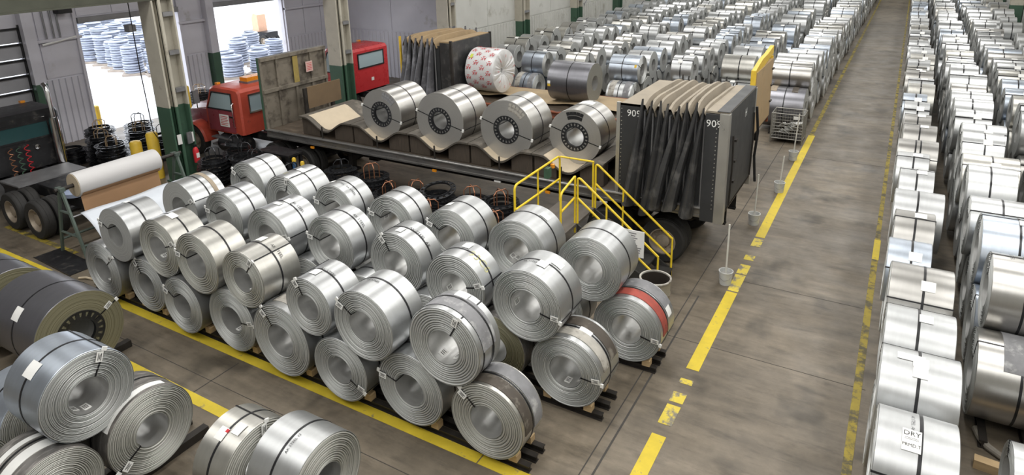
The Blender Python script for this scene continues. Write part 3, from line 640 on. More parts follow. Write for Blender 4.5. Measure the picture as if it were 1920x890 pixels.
DECK=mk('scuffed_deck',(.070,.052,.036),.65,.05,.3,2,(1,3,1),dirt=(.13,.10,.07),dscale=2.5,dthr=.6); EDGEM=mk('scuffed_rail_metal',(.34,.33,.32),.32,.8,.2,2,(1,1,8)); MATM=mk('worn_rubber_mat',(.085,.074,.060),.65,0,.25,3,dirt=(.16,.14,.115),dscale=2.2,dthr=.58)
TAN=mk('tan_cardboard',(.50,.42,.31),.75,0,.1,3); CHAS=mk('grimy_chassis',(.016,.014,.013),.6,.2,.3,4)
BHD=mk('dirty_bulkhead_sheet',(.20,.175,.14),.6,.15,.3,1.6,(1,1,1),dirt=(.09,.075,.06),dscale=2,dthr=.56); BRD=mk('brown_plywood',(.17,.115,.065),.7,0,.15,2)
def trailer(label,x0,x1,y0,y1,zd=1.45,edge=EDGEM):
    t=thing('flatbed_trailer',label,'trailer',(x0,y0,0)); l=x1-x0; w=y1-y0
    MB().b(0,l,.06,w-.06,zd-.06,zd).build('deck',DECK,t)
    for y,s in ((0,1),(w,-1)):
        mb=MB(); mb.b(0,l,y,y+s*.07,zd-.03,zd+.03) if s>0 else mb.b(0,l,y-.07,y,zd-.03,zd+.03)
        a,b=(y+.01,y+.05) if s>0 else (y-.05,y-.01)
        mb.b(0,l,a,b,zd-.17,zd-.03); yy=y-.004 if s>0 else y+.004; mb.tube([(0,yy,zd-.0),(l,yy,zd-.0)],.035,10)
        mb.b(0,l,*((y-.015,y+.08) if s>0 else (y-.08,y+.015)),zd-.21,zd-.165)
        mb.build('side_rail',edge,t)
    mb=MB()
    for y in (w*.32,w*.68):
        mb.b(.4,l-.1,y-.06,y+.06,zd-.62,zd-.58); mb.b(.4,l-.1,y-.01,y+.01,zd-.6,zd-.1); mb.b(.4,l-.1,y-.06,y+.06,zd-.12,zd-.07)
    k=.5
    while k<l: mb.b(k-.03,k+.03,.08,w-.08,zd-.16,zd-.06); k+=.6
    mb.build('chassis',CHAS,t)
    for x in (l-1.25,l-2.55):
        for y,f in ((.16,False),(w-.16,True)): wheel(t,x,y,.5,.5,.28,f,'trailer_wheel')
        for y,f in ((.48,False),(w-.48,True)): wheel(t,x,y,.5,.5,.28,f,'inner_trailer_wheel')
        MB().tube([(x,.4,.5),(x,w-.4,.5)],.08,10).build('axle',CHAS,t)
    for y in (w*.3,w*.7):
        mb=MB(); mb.b(2.6,2.75,y-.08,y+.08,.42,zd-.1); mb.b(2.5,2.85,y-.16,y+.16,.36,.42); mb.build('landing_leg',CHAS,t)
    for x in (1.9,6.3,9.6): MB().b(x-.06,x+.06,-.02,.02,zd-.32,zd-.26).build('amber_side_lamp',AMB,t); 
    for x in (8.2,11.): MB().b(x-.09,x+.09,.015,.045,zd-.29,zd-.25).build('reflector_strip',TAG,t)
    return t
T1=trailer('flatbed trailer carrying four shiny coils on humped black mats',-16.35,-2.72,13.0,15.6)
T2=trailer('second flatbed trailer behind, carrying the wrapped coil and the dark grey coil',-15.6,-3.3,18.6,21.2,1.45,mk('rusty_rail',(.25,.075,.035),.6,.2,.3,2,(1,1,4),dirt=(.06,.05,.05),dscale=2,dthr=.55))
# humped mats and bunks of the front trailer
zt=.21; TX=[2.35,4.40,6.33,8.28,9.95]  # trough centres from the trailer front end
cr=[1.35]+[(a+b)/2 for a,b in zip(TX,TX[1:])]+[10.95]
def hump(x):
    for i,c in enumerate(TX):
        if cr[i]<=x<=cr[i+1]:
            h=(cr[i+1]-cr[i])/2; d=abs(x-(cr[i]+cr[i+1])/2)/h; d=min(1,max(0,(d-.08)/.62)); return zt+.02+.34*(.55*d+.45*d*d*(3-2*d))
    return zt
for i in range(5):
    a,b=cr[i]+.01,cr[i+1]-.01; N=18
    top=[(a+(b-a)*k/N, 1.45+hump(a+(b-a)*k/N)) for k in range(N+1)]
    MB().prism(top+[(x,z-.045) for x,z in reversed(top)],.10,2.35).build('humped_mat',MATM,T1)
    for s in (0,1):
        e=a+.02 if s==0 else b-.02; c=(a+b)/2; q=c-.30 if s==0 else c+.30
        pl=[(e,1.46),(q,1.46)]+[(x,1.45+hump(x)-.055) for x in ([q+(e-q)*j/6 for j in range(7)])]
        MB().prism(pl,.2,.45).build('timber_bunk',WOODD,T1); MB().prism(pl,1.9,2.2).build('timber_bunk',WOODD,T1)
for i,x in enumerate(TX):
    MB().tube([(x-.02,.035,1.42),(x-.02,.035,1.83)],.022,8).build('steel_stake',RAIL,T1)
    if True:
        w_=(.62 if i==0 else .40); y0_,y1_=(.25,1.75) if i==0 else (.12,1.4); N=10
        top=[(x-w_+2*w_*k/N-.12,1.45+hump(x-w_+2*w_*k/N-.12)+.012) for k in range(N+1)]
        put('card_sheet',MB().prism(top+[(u,v-.008) for u,v in reversed(top)],15.6-15.6+y0_,y1_).mesh('card_sheet',TAN,True),None,(-16.35,13.0,0),(0,0,0),('bare tan card sheet lying in the empty trough by the bulkhead','tan card sheet under the leftmost shiny coil','tan card sheet under the second shiny coil from left','tan card sheet under the third shiny coil from left','tan card sheet under the shiny coil nearest the black tarp')[i],'sheet','card sheets on the front trailer')
# bulkhead
bh=MB(); bh.b(-.02,.03,.0,2.6,1.45,3.62); B=bh.build('bulkhead',BHD,T1)
for y in (.02,.62,1.3,1.98,2.58): MB().b(.03,.09,y-.04,y+.04,1.46,3.6).build('bulkhead_post',YELB if y==1.3 and False else BHD,B)
for z in (2.62,3.58): MB().b(.03,.13,0,2.6,z-.05,z+.05).build('bulkhead_beam',BHD,B)
MB().b(.09,.10,1.22,1.42,2.68,3.5).build('yellow_strip',mk('faded_yellow_paint',(.32,.24,.07),.6,0,.2,4),B); MB().b(-.03,.05,-.03,0.,1.45,3.64).build('edge_trim',COLG,B); MB().b(-.03,.05,-.02,2.62,3.62,3.65).build('edge_trim',GREYM,B)
sg=MB().b(.10,.11,1.72,2.0,2.92,3.25).build('pink_notice',mk('pink_paper',(.62,.42,.38),.6,0,.05),B)
p=MB()
for k in range(5): p.b(.111,.113,1.76,1.96,2.97+k*.052,2.985+k*.052)
p.build('notice_print',RED,sg)
br=MB().b(.75,.79,1.05,2.45,1.95,2.62).build('brown_board',BRD,T1)
for y in (1.0,2.1): MB().b(.70,.78,y-.06,y+.06,1.46,2.6).build('board_post',RAIL,T1)
# coils on the front trailer
for i,(X,Y,Z,R,L,lb) in enumerate(((-11.97,13.3,2.375,.69,1.25,'shiny coil with grilled eye, leftmost on the front trailer'),(-10.02,13.3,2.425,.742,1.15,'shiny coil with grilled eye, second from left on the front trailer'),(-8.06,13.35,2.425,.742,1.05,'shiny coil with printed label block, third from left on the front trailer'),(-6.41,13.75,2.355,.672,1.0,'shiny coil with black label block, beside the bunched black tarp'))):
    o=coil(X,Y,Z,R,L,lb,'Y',.26,0,'cold',None,96,(.0,),(D(163),D(-14)),'shiny coils on the front trailer',60+i,tag=False)
    put('eye_ring',flange(.355,.235,22,wf=.58,bw=.024),o,(0,-L/2-.013,0),(PI/2,0,0))['label']='black perforated ring round the eye'
    for a in (163,-14): MB().box((R*math.cos(D(a)),-L/2-.01,R*math.sin(D(a))),(.05,.03,.07),0,ry=-D(a)).build('strap_guard',TAG,o)
    if i in (0,2,3):
        mt=(TAG,None,BHD,BLACKP)[i]
        # printed block near the rim of the face (or on the rim)
        n=5
        for k in range(n):
            for j in range(2):
                a=D(78-k*9) if i!=3 else D(108-k*9); rr=R-.10-.10*j
                put('label_block',cached(('lbk',i),lambda:MB().b(-.042,.042,-.004,.002,-.042,.042).mesh('label_block',PADG if i==0 else (PADS if i==2 else BLACKP),False)),o,(rr*math.cos(a),-L/2-.003,rr*math.sin(a)),(0,-a+PI/2,0))
    if i==3: pad(o,R,.1,.35,D(75),D(105),TAG)

# tarp bundles
TARPK=mk('black_vinyl_tarp',(.036,.036,.037),.36,0,.25,3,dirt=(.085,.083,.08),dscale=2.5,dthr=.58,bump=.12,bscale=7); TARPT=mk('dusty_tan_tarp_top',(.29,.25,.195),.75,0,.18,2,bump=.1,bscale=6); TARPG=mk('grey_vinyl_tarp',(.10,.10,.11),.40,0,.3,3,dirt=(.22,.22,.24),dscale=2,dthr=.56,bump=.15,bscale=9)
PANK=mk('charcoal_panel',(.035,.036,.038),.5,.1,.15,2); ALU=mk('aluminium_trim',(.52,.51,.48),.34,.8,.1,2); BROWNT=mk('brown_dusty_cloth',(.33,.235,.13),.8,0,.2,3)
def tarp(label,x0,x1,y0,y1,zb,zt,n,cloth,top,xf0,xf1,seed,ends=True,back=True):
    t=thing('tarp_bundle',label,'tarp',(x0,y0,0)); rnd=random.Random(seed); l=x1-x0; w=y1-y0
    st=(xf1-xf0)/n
    for k in range(n):
        xc=xf0-x0+(k+.5)*st; hz=zt+.02+rnd.uniform(-.06,.06)+.10; sk=rnd.uniform(-.03,.03)
        # roof pleat: a tent ridge running across the trailer
        mb=MB(); M=10
        def fn(u,v,xc=xc,hz=hz,sk=sk):
            e=abs(v-.5)*2; a=(u-.5)*2
            ridge=min(1,(1-abs(a))*1.35)**.75
            return (xc+a*st*.62+sk*e+.05*(v-.5), -.03+v*(w+.06), zt-.22+ridge*(hz-zt+.24)*(1-.35*e**6)+.008*math.sin(5*v+k))
        mb.grid(fn,8,M); mb.build('roof_pleat',top,t)
        # folds hanging down each side
        for side in ((0,1) if back else (0,)):
            N=14; G=14; ph=rnd.uniform(0,6); lean=rnd.uniform(-.42,-.24); wd=st*rnd.uniform(.62,.80); dp=rnd.uniform(.12,.22); bz=zb-rnd.uniform(.0,.22)
            def ff(u,v,xc=xc,hz=hz,ph=ph,lean=lean,wd=wd,dp=dp,bz=bz,side=side):
                q=2*PI*u; h=v
                ww=wd*(.13+.95*h**.9)*(1+.08*math.sin(5*h+ph)); dd=(.035+dp*h**.8)*(1+.15*math.sin(5*h+ph*2))
                r=1+.10*math.sin(3*q+ph+2*h)
                x=xc+lean*h**1.2+.03*math.sin(3*h+ph)+ww*math.cos(q)*r
                y=-.03-dd*.6+dd*math.sin(q)*r
                z=hz+.02-h*(hz-bz)+.05*math.sin(q+ph)*h
                return (x, y if side==0 else w-y, z)
            mb=MB(); mb.grid(ff,G,N)
            mb.build('tarp_fold',cloth,t)
        mb=MB(); mb.tube([(xc,.02,zb),(xc,.02,hz-.26),(xc,.15,hz-.2),(xc,w-.15,hz-.2),(xc,w-.02,hz-.26),(xc,w-.02,zb)],.025,6); mb.build('hoop',GREYM,t)
    return t
TB=tarp('black tarp bundle with tan roof pleats at the rear of the front trailer',-5.03,-2.72,13.0,15.6,1.38,3.5,8,TARPK,TARPT,-4.55,-3.12,5)
pn=MB().b(.03,.52,.02,.05,1.40,3.5).build('front_panel',PANK,TB); text_flat('909',.21,(.33,.0175,3.3),(1,0,0),(0,0,1),TAG,pn,'stencil_number')
pn=MB().b(1.85,2.26,-.06,-.03,1.20,3.5).build('rear_panel',PANK,TB); text_flat('909',.21,(2.02,-.0625,3.3),(1,0,0),(0,0,1),TAG,pn,'stencil_number')
mb=MB(); mb.b(.45,1.95,.06,.09,1.40,3.42); mb.build('inner_curtain',PANK,TB); MB().b(.05,2.25,2.5,2.55,1.40,3.45).build('far_curtain',PANK,TB)
rp=MB(); rp.b(1.85,2.30,.02,2.58,3.50,3.54); rp.build('rear_roof',TARPT,TB); MB().b(2.06,2.30,.0,2.6,3.542,3.555).build('roof_strip',PANK,TB)
rf=MB(); rf.b(.03,.52,.02,2.58,3.46,3.50); rf.build('front_roof',TARPT,TB)
ep=MB().b(2.27,2.31,.05,2.57,1.42,3.53).build('end_panel',PANK,TB); text_flat('H',.26,(2.313,1.55,3.18),(0,1,0),(0,0,1),TAG,ep,'stencil_letter')
for y in (.0,2.52): MB().b(2.13,2.32,y-(.075 if y<1 else .012),y+.09,1.20,3.52).build('corner_post',ALU,TB)
MB().b(-.05,.03,.0,.06,1.38,3.52).build('front_post',ALU,TB)
mb=MB()
for k in range(22): mb.lathe([(.001,-.006),(.012,-.006),(.012,.006),(.001,.006)],8,'Y',(.06,.014,1.5+k*.09)); mb.lathe([(.001,-.006),(.012,-.006),(.012,.006),(.001,.006)],8,'Y',(2.08,-.064,1.5+k*.09))
g=mb.build('rivets',ALU,TB); g['kind']='stuff'
for z in (1.9,2.35,2.8): MB().b(2.31,2.36,.55,.68,z,z+.05).build('latch',RAIL,TB)
for y in (.3,2.35):
    MB().tube([(2.34,y,1.5),(2.36,y,2.4),(2.34,y,3.0)],.02,6).build('lock_rod',RAIL,TB)
MB().tube([(2.36,2.5,3.1),(2.42,2.54,2.5),(2.38,2.56,1.9),(2.45,2.5,1.3)],.03,6).build('hanging_strap',BLK,TB)
TB2=tarp('dusty tarp bundle with brown roof cloth at the front of the second trailer',-15.6,-13.3,18.6,21.2,1.42,3.45,6,TARPG,BROWNT,-15.4,-13.95,9)
mb=MB(); mb.b(.3,1.7,.06,.09,1.45,3.3); mb.build('inner_curtain',PANK,TB2)
MB().b(1.75,2.2,.03,2.57,3.42,3.47).build('roof_cloth',BROWNT,TB2); MB().b(2.2,2.25,.03,2.57,1.45,3.45).build('end_panel',TARPK,TB2); MB().b(1.75,2.2,.02,.05,1.45,3.42).build('side_panel',TARPK,TB2)
MB().b(-.04,.02,.0,.07,1.45,3.55).build('front_post',YELB,TB2)
for y in (0.,2.53): MB().b(2.17,2.26,y,y+.07,1.45,3.5).build('corner_post',RAIL,TB2)
# yellow-edged bulkhead on the rear of the second trailer
yb=thing('end_board','tall tan board in a yellow frame standing behind the black tarp box','board',(-3.36,18.6,0))
MB().b(-.03,.075,.10,2.58,1.45,3.22).build('board_sheet',mk('tan_board',(.44,.31,.17),.6,0,.12,1.5,dirt=(.36,.26,.15),dscale=1.5,dthr=.6),yb)
MB().prism([(0.,3.30),(.9,3.46),(1.7,3.50),(2.6,3.60),(2.6,3.36),(0.,3.10)],-.06,.05,'X').build('yellow_top_rail',YELB,yb)
for y in (.04,2.55): MB().b(-.07,.06,y-.05,y+.05,1.45,3.3).build('yellow_post',YELB,yb)
for z in (1.9,2.4,2.9): MB().b(.03,.12,2.40,2.62,z,z+.04).build('hinge',RAIL,yb)
MB().tube([(.05,.5,1.5),(.05,.5,2.75),(.05,.9,2.8),(.05,.9,1.5)],.02,6).build('bent_rod',RAIL,yb)

# coils and paper on the second trailer
pp=MB(); 
def pf(u,v): return (-13.1+7.6*u, 19.2+1.8*v+(.16*math.sin(17*u)+.08*math.sin(41*u))*(1-v), 1.47+.05*math.sin(23*u+2*v)*math.sin(3*v)+.055+.16*abs(math.sin(7.5*u))**3*(1-v)**2)
g=MB().grid(pf,40,10); put('kraft_paper',g.mesh('kraft_paper',mk('brown_kraft_paper',(.36,.27,.16),.75,0,.15,2),True),None,(0,0,0),(0,0,0),'crumpled brown paper spread under the two coils of the second trailer','paper')
WRP=mk('white_coil_wrap',(.66,.66,.66),.32,.05,.06,2,bump=.25,bscale=5)
def wrapped():
    R,L=.77,1.22; mb=MB(); rnd=random.Random(3); S=72
    ph=[rnd.uniform(-1,1) for _ in range(S)]
    pr=[(.10,-L/2+.16),(.2,-L/2+.05),(.38,-L/2+.005),(.56,-L/2-.01),(.70,-L/2+.01),(R-.01,-L/2+.04),(R,-L/2+.1),(R+.006,-.2),(R,.2),(R+.004,L/2-.05),(R-.05,L/2),(.3,L/2),(.1,L/2-.05)]
    N=len(pr)
    for k in range(S):
        q=2*PI*k/S
        for i,(r,h) in enumerate(pr):
            w=max(0,1-abs(i-2.5)/3.2); dh=ph[k]*.035*w; dr=.004*math.sin(5*q+i)
            mb.v.append(((r+dr)*math.cos(q+.05*w*ph[(k*3)%S]),h+dh,(r+dr)*math.sin(q+.05*w*ph[(k*3)%S])))
    for k in range(S):
        k2=(k+1)%S
        for i in range(N):
            j=(i+1)%N; mb.f.append((k*N+i,k*N+j,k2*N+j,k2*N+i)); mb.mi.append(0)
    return cmesh(mb,'wrapped_coil',WRP)
o=put('wrapped_coil',wrapped(),None,(-11.96-.61,19.84,2.36),(0,0,PI/2),'white-wrapped coil with red printed marks on the second trailer','coil')
rnd=random.Random(11)
for i in range(7):
    for j in range(4):
        a=D(205-i*26+(13 if j%2 else 0)); y=-.38+j*.27
        text_cyl('AK',.17,.786,a,y,False,RED,o,'red_print'); 
        q=MB().arc(.784,.001,y-.05,y+.05,a-.125,a-.10,2); put('red_print',cmesh(q,'red_print',RED),o)
pad(o,.78,.36,.46,D(128),D(140),mk('lime_sticker',(.55,.62,.08),.5,0,.05),'sticker')
for k in range(9):
    q=k*.7+.2; text_flat('AK',.09,(.55*math.cos(q),-.675,.55*math.sin(q)),(math.cos(q),0,math.sin(q)),(-math.sin(q),0,math.cos(q)),RED,o,'red_print')
o=coil(-8.62,20.05,2.19,.665,1.45,'dark grey wide coil with one strap and a yellow sticker on the second trailer','X',.25,0,'dark','dark',96,(0.,),None,None,80)
pad(o,.665,.60,.70,D(172),D(180),TAG,'sticker'); pad(o,.665,.60,.70,D(181),D(188),YELB,'sticker')
# ---------------------------------------------------------------- stair with yellow rails
S=thing('access_stair','yellow-railed loading stair with landing beside the front trailer','stair',(-6.2,10.5,0))
STEP=mk('dark_tread_plate',(.05,.048,.045),.55,.4,.3,6); LANDM=mk('dusty_landing_plate',(.13,.115,.10),.7,.2,.2,3)
MB().b(0,.85,0,2.05,1.16,1.22).build('landing_plate',LANDM,S)
for x in (.05,.78):
    for y in (.06,1.98): MB().b(x-.03,x+.03,y-.03,y+.03,0,1.16).build('landing_leg',STEP,S)
for k in range(5): MB().b(.86+k*.36,1.20+k*.36,1.14,2.0,.97-k*.2,1.01-k*.2).build('tread',STEP,S)
for y in (1.10,2.0): MB().prism([(.85,1.02),(.85,1.2),(2.62,.18),(2.62,.0),(2.5,.0)],y,y+.04).build('stringer',STEP,S)
def rail(path,r=.024,nm='rail'): return MB().tube(path,r,8).build(nm,YEL,S)
def bend(a,b,c,n=5): # rounded corner at b
    a,b,c=Vector(a),Vector(b),Vector(c); p=b+(a-b).normalized()*.12; q=b+(c-b).normalized()*.12
    return [tuple((1-t)**2*p+2*t*(1-t)*b+t*t*q) for t in [i/n for i in range(n+1)]]
# landing end rail (runs along Y), near short rail, trailer side rail
P0,P1=(0,.03,1.22),(0,.03,2.27); Q1,Q0=(0,2.03,2.29),(0,2.03,1.22)
rail([P0]+bend(P0,P1,Q1)+bend(P1,Q1,Q0)+[Q0]); rail([(0,.03,1.75),(0,2.03,1.75)]); rail([(0,1.0,1.22),(0,1.0,2.28)],.02,'post')
rail([(0,.03,1.78),(.80,.03,1.78)]); rail([(.02,2.03,2.27),(.82,2.03,2.27)],.022)
# stair rails: rear (by the trailer) and front
for y,sx in ((2.03,0),(1.11,0)):
    A0,A1=(.86,y,1.22),(.86,y,2.26); B1,B0=(2.60,y,.86),(2.60,y,.0)
    rail([A0]+bend(A0,A1,B1)+[B1,B0]); rail([(.86,y,1.78),(2.60,y,.42)]); rail([(1.5,y,.86),(1.5,y,1.73)],.02,'post'); rail([(.80,y,1.0),(.80,y,2.25)],.022,'post')
F0,F1=(.80,.45,1.22),(.80,.45,2.10)
rail([F0]+bend(F0,F1,(.80,1.08,2.24))+[(.80,1.08,2.24)]); rail([(.80,.45,1.70),(.80,1.08,1.78)])
MB().box((.05,1.35,2.12),(.10,.16,.22)).build('green_control_box',COLG,S); MB().lathe([(.001,-.04),(.05,-.04),(.05,.04),(.001,.05)],12,'Z',(.05,1.58,2.2)).build('amber_beacon',AMB,S)
sn=MB().b(1.86,2.32,1.06,1.075,.78,1.34).build('white_sign',TAG,S)
p=MB(); rnd=random.Random(4)
for k in range(9): p.b(1.90,1.90+rnd.uniform(.22,.38),1.055,1.059,1.27-k*.05,1.29-k*.05)
p.build('sign_lines',PADG,sn)

# ---------------------------------------------------------------- loose perforated rings in stacks, with lifting hoops
FL=flange(.44,.30,24,.014,.085); FL2=flange(.46,.33,16,.02,.05,2)
def ring_stack(x,y,n,where,seed,hoop=COPPER,sc=1.0,hooplab=None,tilt=0.):
    rnd=random.Random(seed)
    for k in range(n):
        tl=.0 if k<n-1 else tilt
        o=put('perforated_ring',FL if (seed+k)%3 else FL2,None,(x+rnd.uniform(-.03,.03),y+rnd.uniform(-.03,.03),.003+.105*k+(.12*tl*3)),(PI+rnd.uniform(-.03,.03)+tl,rnd.uniform(-.03,.03),rnd.uniform(0,6)),'black perforated ring, %s, stack %s'%('topmost' if k==n-1 else nth(n-1-k)+' from top',where),'ring','rings stacked '+where); o.scale=(sc,sc,1)
    if hoop is not None:
        h=thing('lifting_hoop',('bent rod hoops standing in the ring stack '+where),'hoop',(x,y,0),rnd.uniform(0,3))
        top=.105*n+rnd.uniform(.18,.34)
        for q in (0,1.45):
            a=.20*sc; c_,s_=math.cos(q),math.sin(q)
            MB().tube([(a*c_,a*s_,.02),(a*c_,a*s_,top-.08),(a*.6*c_,a*.6*s_,top),(-a*.6*c_,-a*.6*s_,top),(-a*c_,-a*s_,top-.08),(-a*c_,-a*s_,.02)],.014,6).build('rod',hoop,h)
        MB().b(-.16,.16,-.16,.16,0,.02).build('foot_plate',RAIL,h)
for i,(x,y,n,w,hp,tl) in enumerate((
 (-17.2,11.65,8,'right of the extinguisher column',BLACKS,0),(-17.0,12.35,10,'below the maroon truck door',BLACKS,.25),(-16.1,11.95,10,'left of the black bench',BLACKS,0),(-15.2,11.6,11,'in front of the black bench',BLACKS,.1),
 (-12.65,12.3,10,'right of the blue posts',BLACKS,.10),(-11.62,12.35,10,'second right of the blue posts',COPPER,0),(-10.75,12.0,8,'showing behind the third far coil',COPPER,0),(-10.2,12.4,7,'left of the tilted ring',COPPER,0),
 (-9.35,12.2,10,'topped by the big tilted ring',None,.16),(-8.45,12.35,9,'just right of the big tilted ring',COPPER,0),(-7.55,12.2,11,'left of the yellow landing',COPPER,0),(-7.1,11.2,10,'touching the landing corner',COPPER,.1),
 (-11.7,11.2,9,'behind the third far upper coil',COPPER,0),(-8.9,11.25,9,'showing behind the fifth far coil',COPPER,.1),(-8.0,11.1,10,'showing behind the sixth far coil',None,.2),(-13.7,11.5,9,'beside the rightmost blue post',BLACKS,0),(-9.9,11.2,8,'showing behind the fourth far coil',COPPER,0))):
    ring_stack(x,y,n,w,i+1,hp,1.,tilt=tl)
for i,(x,y,n,w,hp) in enumerate(((-21.3,11.0,9,'nearest the yellow bollards',PALEROD),(-20.6,11.6,6,'just behind the yellow bollards',BLACKS),(-22.4,11.3,9,'second left of the yellow bollards',PALEROD),(-22.1,12.4,9,'with pale rods in the first doorway',PALEROD),(-23.6,11.9,9,'by the corrugated jamb of the first doorway',PALEROD),(-21.0,12.6,8,'at the right of the first doorway',BLACKS),(-23.4,10.8,5,'low, beside the exhaust of the black truck',None),(-23.3,13.1,8,'deepest in the first doorway',BLACKS))):
    ring_stack(x,y,n,w,40+i,hp,1.05)
for i,(x,y,n,w) in enumerate(((-24.9,16.75,10,'inside, left of the second doorway'),(-24.6,18.2,8,'under the jamb of the second doorway'),(-18.75,17.5,6,'left below the middle column'),(-17.6,17.65,5,'right below the middle column'),(-22.8,18.2,6,'between the two red trucks'))):
    ring_stack(x,y,n,w,60+i,PALEROD,1.08 if i<2 else 1.)
# rings stacked out in the yard: one thing per stack, its rings as parts
YR=mk('hazed_ring_steel',(.30,.33,.40),.5,.3,.3,5); PAL=mk('grey_pallet',(.35,.30,.25),.8,0,.2,3)  # ring steel lightened toward blue: outdoor haze painted into its colour
yr=cached(('yr',),lambda:cmesh(MB().lathe([(.36,0),(.36,.10),(.40,.13),(.50,.10),(.53,.06),(.50,.0)],28,'Z'),'yard_ring',YR))
def yard(x,y,n,lab,grp,seed,sc=1.):
    rnd=random.Random(seed); t=thing('ring_stack',lab,'ring stack',(x,y,-.02),rnd.uniform(0,1.5),grp)
    MB().b(-.6,.6,-.6,.6,0,.12).build('pallet',PAL,t)
    for k in range(n): o=put('yard_ring',yr,t,(rnd.uniform(-.04,.04),rnd.uniform(-.04,.04),.12+.135*k),(rnd.uniform(-.05,.05),rnd.uniform(-.05,.05),rnd.uniform(0,6))); o.scale=(sc,sc,1)
YP=[(-36.5,20.9,11),(-35.2,21.4,10),(-38.3,21.3,12),(-39.6,21.7,11),(-41.2,22.0,12),(-42.8,22.0,11),(-44.6,22.2,12),(-46.5,22.5,11)]
for i,(x,y,n) in enumerate(YP): yard(x,y,n,'pale ring stack, %s, front rank beyond the left doorway'%('second from right','rightmost','third from right','fourth from right','fifth from right','sixth from right','seventh from right','eighth from right')[i],'ring stacks in the yard',i+5)
k=0
for r in range(3):
    for i in range(9):
        k+=1; yard(-38.5-r*1.2-i*1.75,23.3+r*1.7+i*.22,10+(k%3),'pale ring stack in the yard, %s from right, %s rank behind the front one'%(nth(i),nth(r)),'yard ring stacks behind the front rank',100+k,1.05)
for i,(x,y,n) in enumerate(((-30.4,22.6,8),(-30.0,24.0,9),(-32.0,23.4,8),(-33.5,25.4,9),(-31.8,25.6,8),(-34.9,26.6,9),(-36.2,28.5,9),(-33.0,27.6,8),(-35.0,24.4,9))):
    yard(x,y,n,'ring stack beyond the second doorway, %s'%('nearest the jamb','nearest but one to the jamb','third','fourth','fifth','sixth','farthest out','seventh','eighth')[i]+' of the group','ring stacks beyond the second doorway',300+i,1.)
# loader machine faintly visible through the second doorway
ld=thing('yard_machine','small pale orange machine on a dark wheeled base far out in the yard','machine',(-38,30.8,0)); OR=mk('hazed_orange',(.70,.42,.28),.6,0,.1)  # orange paled so the yard haze sits in the paint colour
MB().prism([(-.32,1.0),(.30,1.0),(.25,2.1),(-.12,2.2),(-.32,1.9)],-.35,.35).build('orange_housing',OR,ld); MB().b(-1.1,1.2,-.45,.45,.62,1.0).build('base',BLACKP,ld)
for x in (-.8,.85):
    for y in (-.45,.45): wheel(ld,x,y,.4,.4,.22)

# ---------------------------------------------------------------- bollards, extinguisher, bench, paper roll stand
def bollard(x,y,h,r,lab,mat=YELB,cap=None):
    t=thing('bollard',lab,'bollard',(x,y,0)); MB().lathe([(.001,0),(r,0),(r,h-.05),(r*.8,h),(.001,h+.02)],20,'Z',closed=False).build('post',mat,t)
    if cap: MB().lathe([(r+.004,h-.10),(r+.004,h-.03),(r*.8,h+.01),(.001,h+.03)],20,'Z',closed=False).build('cap',cap,t)
bollard(-19.95,11.0,1.15,.17,'shorter yellow bollard in front of the ring stacks'); bollard(-19.35,11.2,1.45,.17,'taller yellow bollard next to the big column')
bollard(-26.55,13.35,1.0,.17,'yellow bollard at the left jamb of the first doorway'); bollard(-24.3,15.75,1.5,.14,'thin yellow bollard left of the maroon truck hood'); bollard(-26.6,18.75,1.1,.17,'yellow bollard at the jamb of the second doorway')
BLU=mk('blue_post_paint',(.03,.10,.22),.5,0,.15)
for i,(x,y) in enumerate(((-15.15,12.0),(-14.62,12.42),(-14.15,12.3))): bollard(x,y,.98,.055,'thin blue post with yellow tip, %s of three under the front trailer'%('leftmost','middle','rightmost')[i],BLU,YELB)
fe=thing('fire_extinguisher','red fire extinguisher on the foot of the green column','extinguisher',(-18.08,11.72,.55))
MB().lathe([(.001,0),(.08,0),(.085,.03),(.085,.38),(.05,.46),(.03,.48),(.001,.48)],18,'Z',closed=False).build('cylinder',RED,fe); MB().b(-.02,.02,-.05,.05,.48,.55).build('handle',BLACKP,fe); MB().tube([(.0,.04,.5),(.02,.12,.4),(.02,.10,.15)],.012,6).build('hose',BLACKP,fe); MB().b(.083,.088,-.05,.05,.15,.3).build('label',TAG,fe)
sg=MB().b(-.13,-.11,-.09,.09,.62,.92).build('extinguisher_sign',TAG,fe)
bn=thing('steel_bench','black flat-topped steel bench at the front corner of the trailer','bench',(-15.4,12.62,0))
MB().b(-.65,.65,-.28,.28,.98,1.04).build('bench_top',BLACKP,bn)
for x in (-.58,.58):
    for y in (-.22,.22): MB().b(x-.04,x+.04,y-.04,y+.04,0,.98).build('leg',BLACKP,bn)
GRN=mk('green_grey_steel',(.12,.155,.135),.5,.3,.2,3)
rs=thing('roll_stand','green steel A-frame stand holding the big white paper roll','stand',(-16.1,7.0,0))
for y in (.0,2.85):
    for x0,x1 in ((-.05,-.55),(.05,.55)): MB().tube([(x0,y,1.66),(x1,y,.0)],.042,6).build('leg',GRN,rs)
    for z,w in ((.55,.40),(1.1,.22)): MB().tube([(-w,y,z),(w,y,z)],.03,6).build('cross_bar',GRN,rs)
    MB().b(-.12,.12,y-.06,y+.06,1.62,1.70).build('bearing_block',GRN,rs)
for x in (-.45,.45): MB().tube([(x,0,.33),(x,2.85,.33)],.03,6).build('tie_bar',GRN,rs)
MB().tube([(.25,0,1.02),(.25,2.85,1.02)],.022,6).build('tie_bar',GREYM,rs); MB().tube([(0,-.12,1.66),(0,3.0,1.66)],.045,10).build('axle',RAIL,rs)
PAP=mk('white_paper_roll',(.58,.57,.57),.6,0,.04,1); BRN=mk('brown_paper',(.36,.21,.11),.7,0,.08,1.5)
